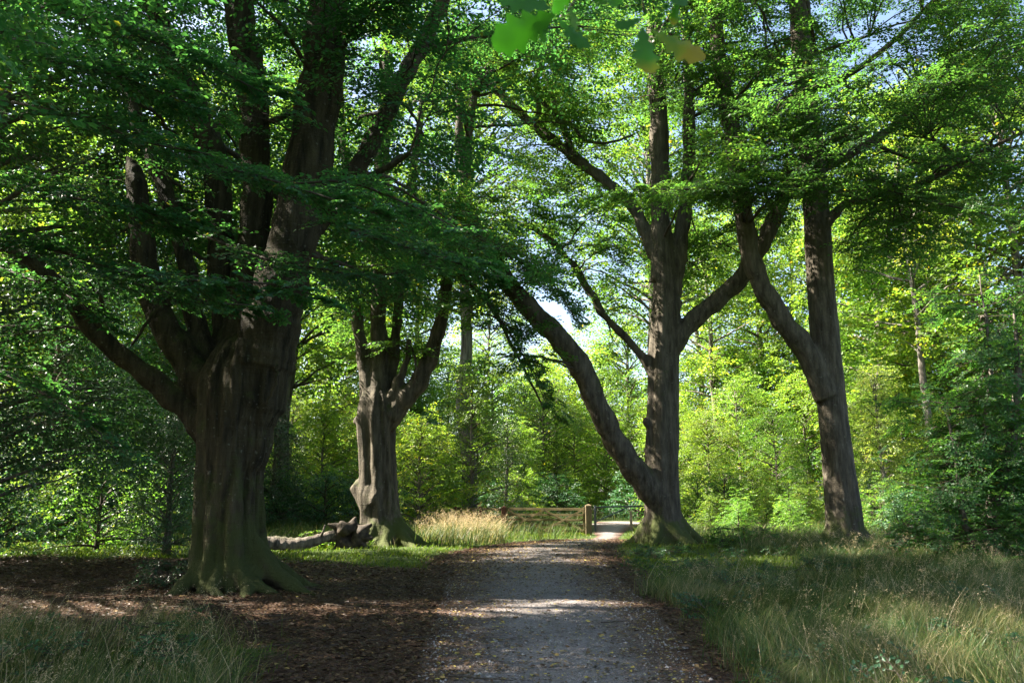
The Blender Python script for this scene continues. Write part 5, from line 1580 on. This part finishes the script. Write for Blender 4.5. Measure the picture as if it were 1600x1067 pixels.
def build_debris():
    # loose stones
    fn = lambda x, y: np.where(path_dist(x, y) < 0, 0.25 + 0.75 * sstep(-0.9, 0.0, path_dist(x, y)), 0.0) * in_view(x, y) * np.clip((8.0 / np.maximum(y, 6)) ** 1.2, 0, 1)
    x, y, rng = sample(5200, -4, 5, 5, 26, fn, 521)
    s = 0.005 + 0.013 * rng.beta(1.2, 5, len(x)) * 2.2
    oct_ = np.array([(1, 0, 0), (0, 1, 0), (-1, 0, 0), (0, -1, 0), (0, 0, .7), (0, 0, -.7)], float)
    f = np.array([(0, 1, 4), (1, 2, 4), (2, 3, 4), (3, 0, 4), (1, 0, 5), (2, 1, 5), (3, 2, 5), (0, 3, 5)])
    V = oct_[None] * rng.uniform(0.6, 1.3, (len(x), 6, 1)) * s[:, None, None]
    a = rng.uniform(0, 6.28, len(x)); c, sn = np.cos(a)[:, None], np.sin(a)[:, None]
    V = np.stack([V[..., 0] * c - V[..., 1] * sn + x[:, None], V[..., 0] * sn + V[..., 1] * c + y[:, None], V[..., 2] + (path_top(x, y) + 0.25 * s)[:, None]], -1).reshape(-1, 3)
    T = (f[None] + (np.arange(len(x)) * 6)[:, None, None]).reshape(-1, 3)
    tag(link('loose_stones', np_mesh('loose_stones', V, np.zeros((0, 4), int), [simple_mat('stone', (0.10, 0.085, 0.075), (0.36, 0.33, 0.31), 9)], tris=T)), 'loose grey stones lying on the gravel path', 'gravel', kind='stuff')
    # twigs and bigger leaves
    mb = MB()
    fz = lambda x, y: np.where(path_side(x, y) < 0, (1 - grassy(x, y)), 0.5) * (path_dist(x, y) > -0.7) * in_view(x, y) * (y < 24)
    x, y, rng = sample(260, -14, 6, 5.5, 24, fz, 523)
    for i in range(len(x)):
        L = rng.uniform(0.12, 0.7); an = rng.uniform(0, 6.28)
        n = 5; t = np.linspace(-0.5, 0.5, n)
        P = np.stack([x[i] + math.cos(an) * L * t + rng.normal(0, 0.012, n), y[i] + math.sin(an) * L * t + rng.normal(0, 0.012, n), np.zeros(n)], 1)
        P[:, 2] = path_top(P[:, 0], P[:, 1]) + 0.02 + rng.uniform(0, 0.012, n)
        v, q, _ = tube(P, np.linspace(0.004, 0.0018, n) * (1 + 1.6 * L), 4, cap=False); mb.add(v, q)
    tag(link('fallen_twigs', mb.mesh('fallen_twigs', [M['twig']])), 'thin dead twigs strewn over the leaf litter', 'twigs', kind='stuff')


build_debris()

# ------------------------------------------------------------------ light, sky, camera
w = bpy.data.worlds.new('World'); scene.world = w; w.use_nodes = True
nt = w.node_tree; nt.nodes.clear()
wo = nt.nodes.new('ShaderNodeOutputWorld'); bg = nt.nodes.new('ShaderNodeBackground'); sk = nt.nodes.new('ShaderNodeTexSky')
sk.sky_type = 'NISHITA'; sk.sun_disc = False; sk.sun_elevation = SUN_EL; sk.sun_rotation = SUN_AZ; sk.dust_density = 3.0; sk.air_density = 1.0
bg.inputs['Strength'].default_value = 0.058
nt.links.new(sk.outputs[0], bg.inputs[0]); nt.links.new(bg.outputs[0], wo.inputs[0])
sun = bpy.data.lights.new('sun', 'SUN'); sun.energy = 5.0; sun.angle = R(0.53); sun.color = (1.0, 0.93, 0.80)
so = bpy.data.objects.new('sun', sun); C.objects.link(so)
import mathutils
sd = mathutils.Vector((math.sin(SUN_AZ) * math.cos(SUN_EL), math.cos(SUN_AZ) * math.cos(SUN_EL), math.sin(SUN_EL)))
so.rotation_euler = sd.to_track_quat('Z', 'Y').to_euler()

cam = bpy.data.cameras.new('camera'); co = bpy.data.objects.new('camera', cam); C.objects.link(co)
cam.sensor_width = 36; cam.lens = F / 1600 * 36
cam.clip_start = 0.05; cam.clip_end = 1200
co.location = (0, 0, EYE); co.rotation_euler = (R(90) + PITCH, 0, 0)
cam.dof.use_dof = True; cam.dof.focus_distance = 20; cam.dof.aperture_fstop = 5.0
scene.camera = co
scene.view_settings.view_transform = 'Standard'; scene.view_settings.look = 'None'
scene.view_settings.exposure = 3.0; scene.view_settings.gamma = 1.0
cy = scene.cycles
cy.max_bounces = 8; cy.diffuse_bounces = 5; cy.glossy_bounces = 2; cy.transmission_bounces = 4; cy.transparent_max_bounces = 4
cy.use_denoising = True
cy.caustics_reflective = False; cy.caustics_refractive = False
cy.sample_clamp_indirect = 6
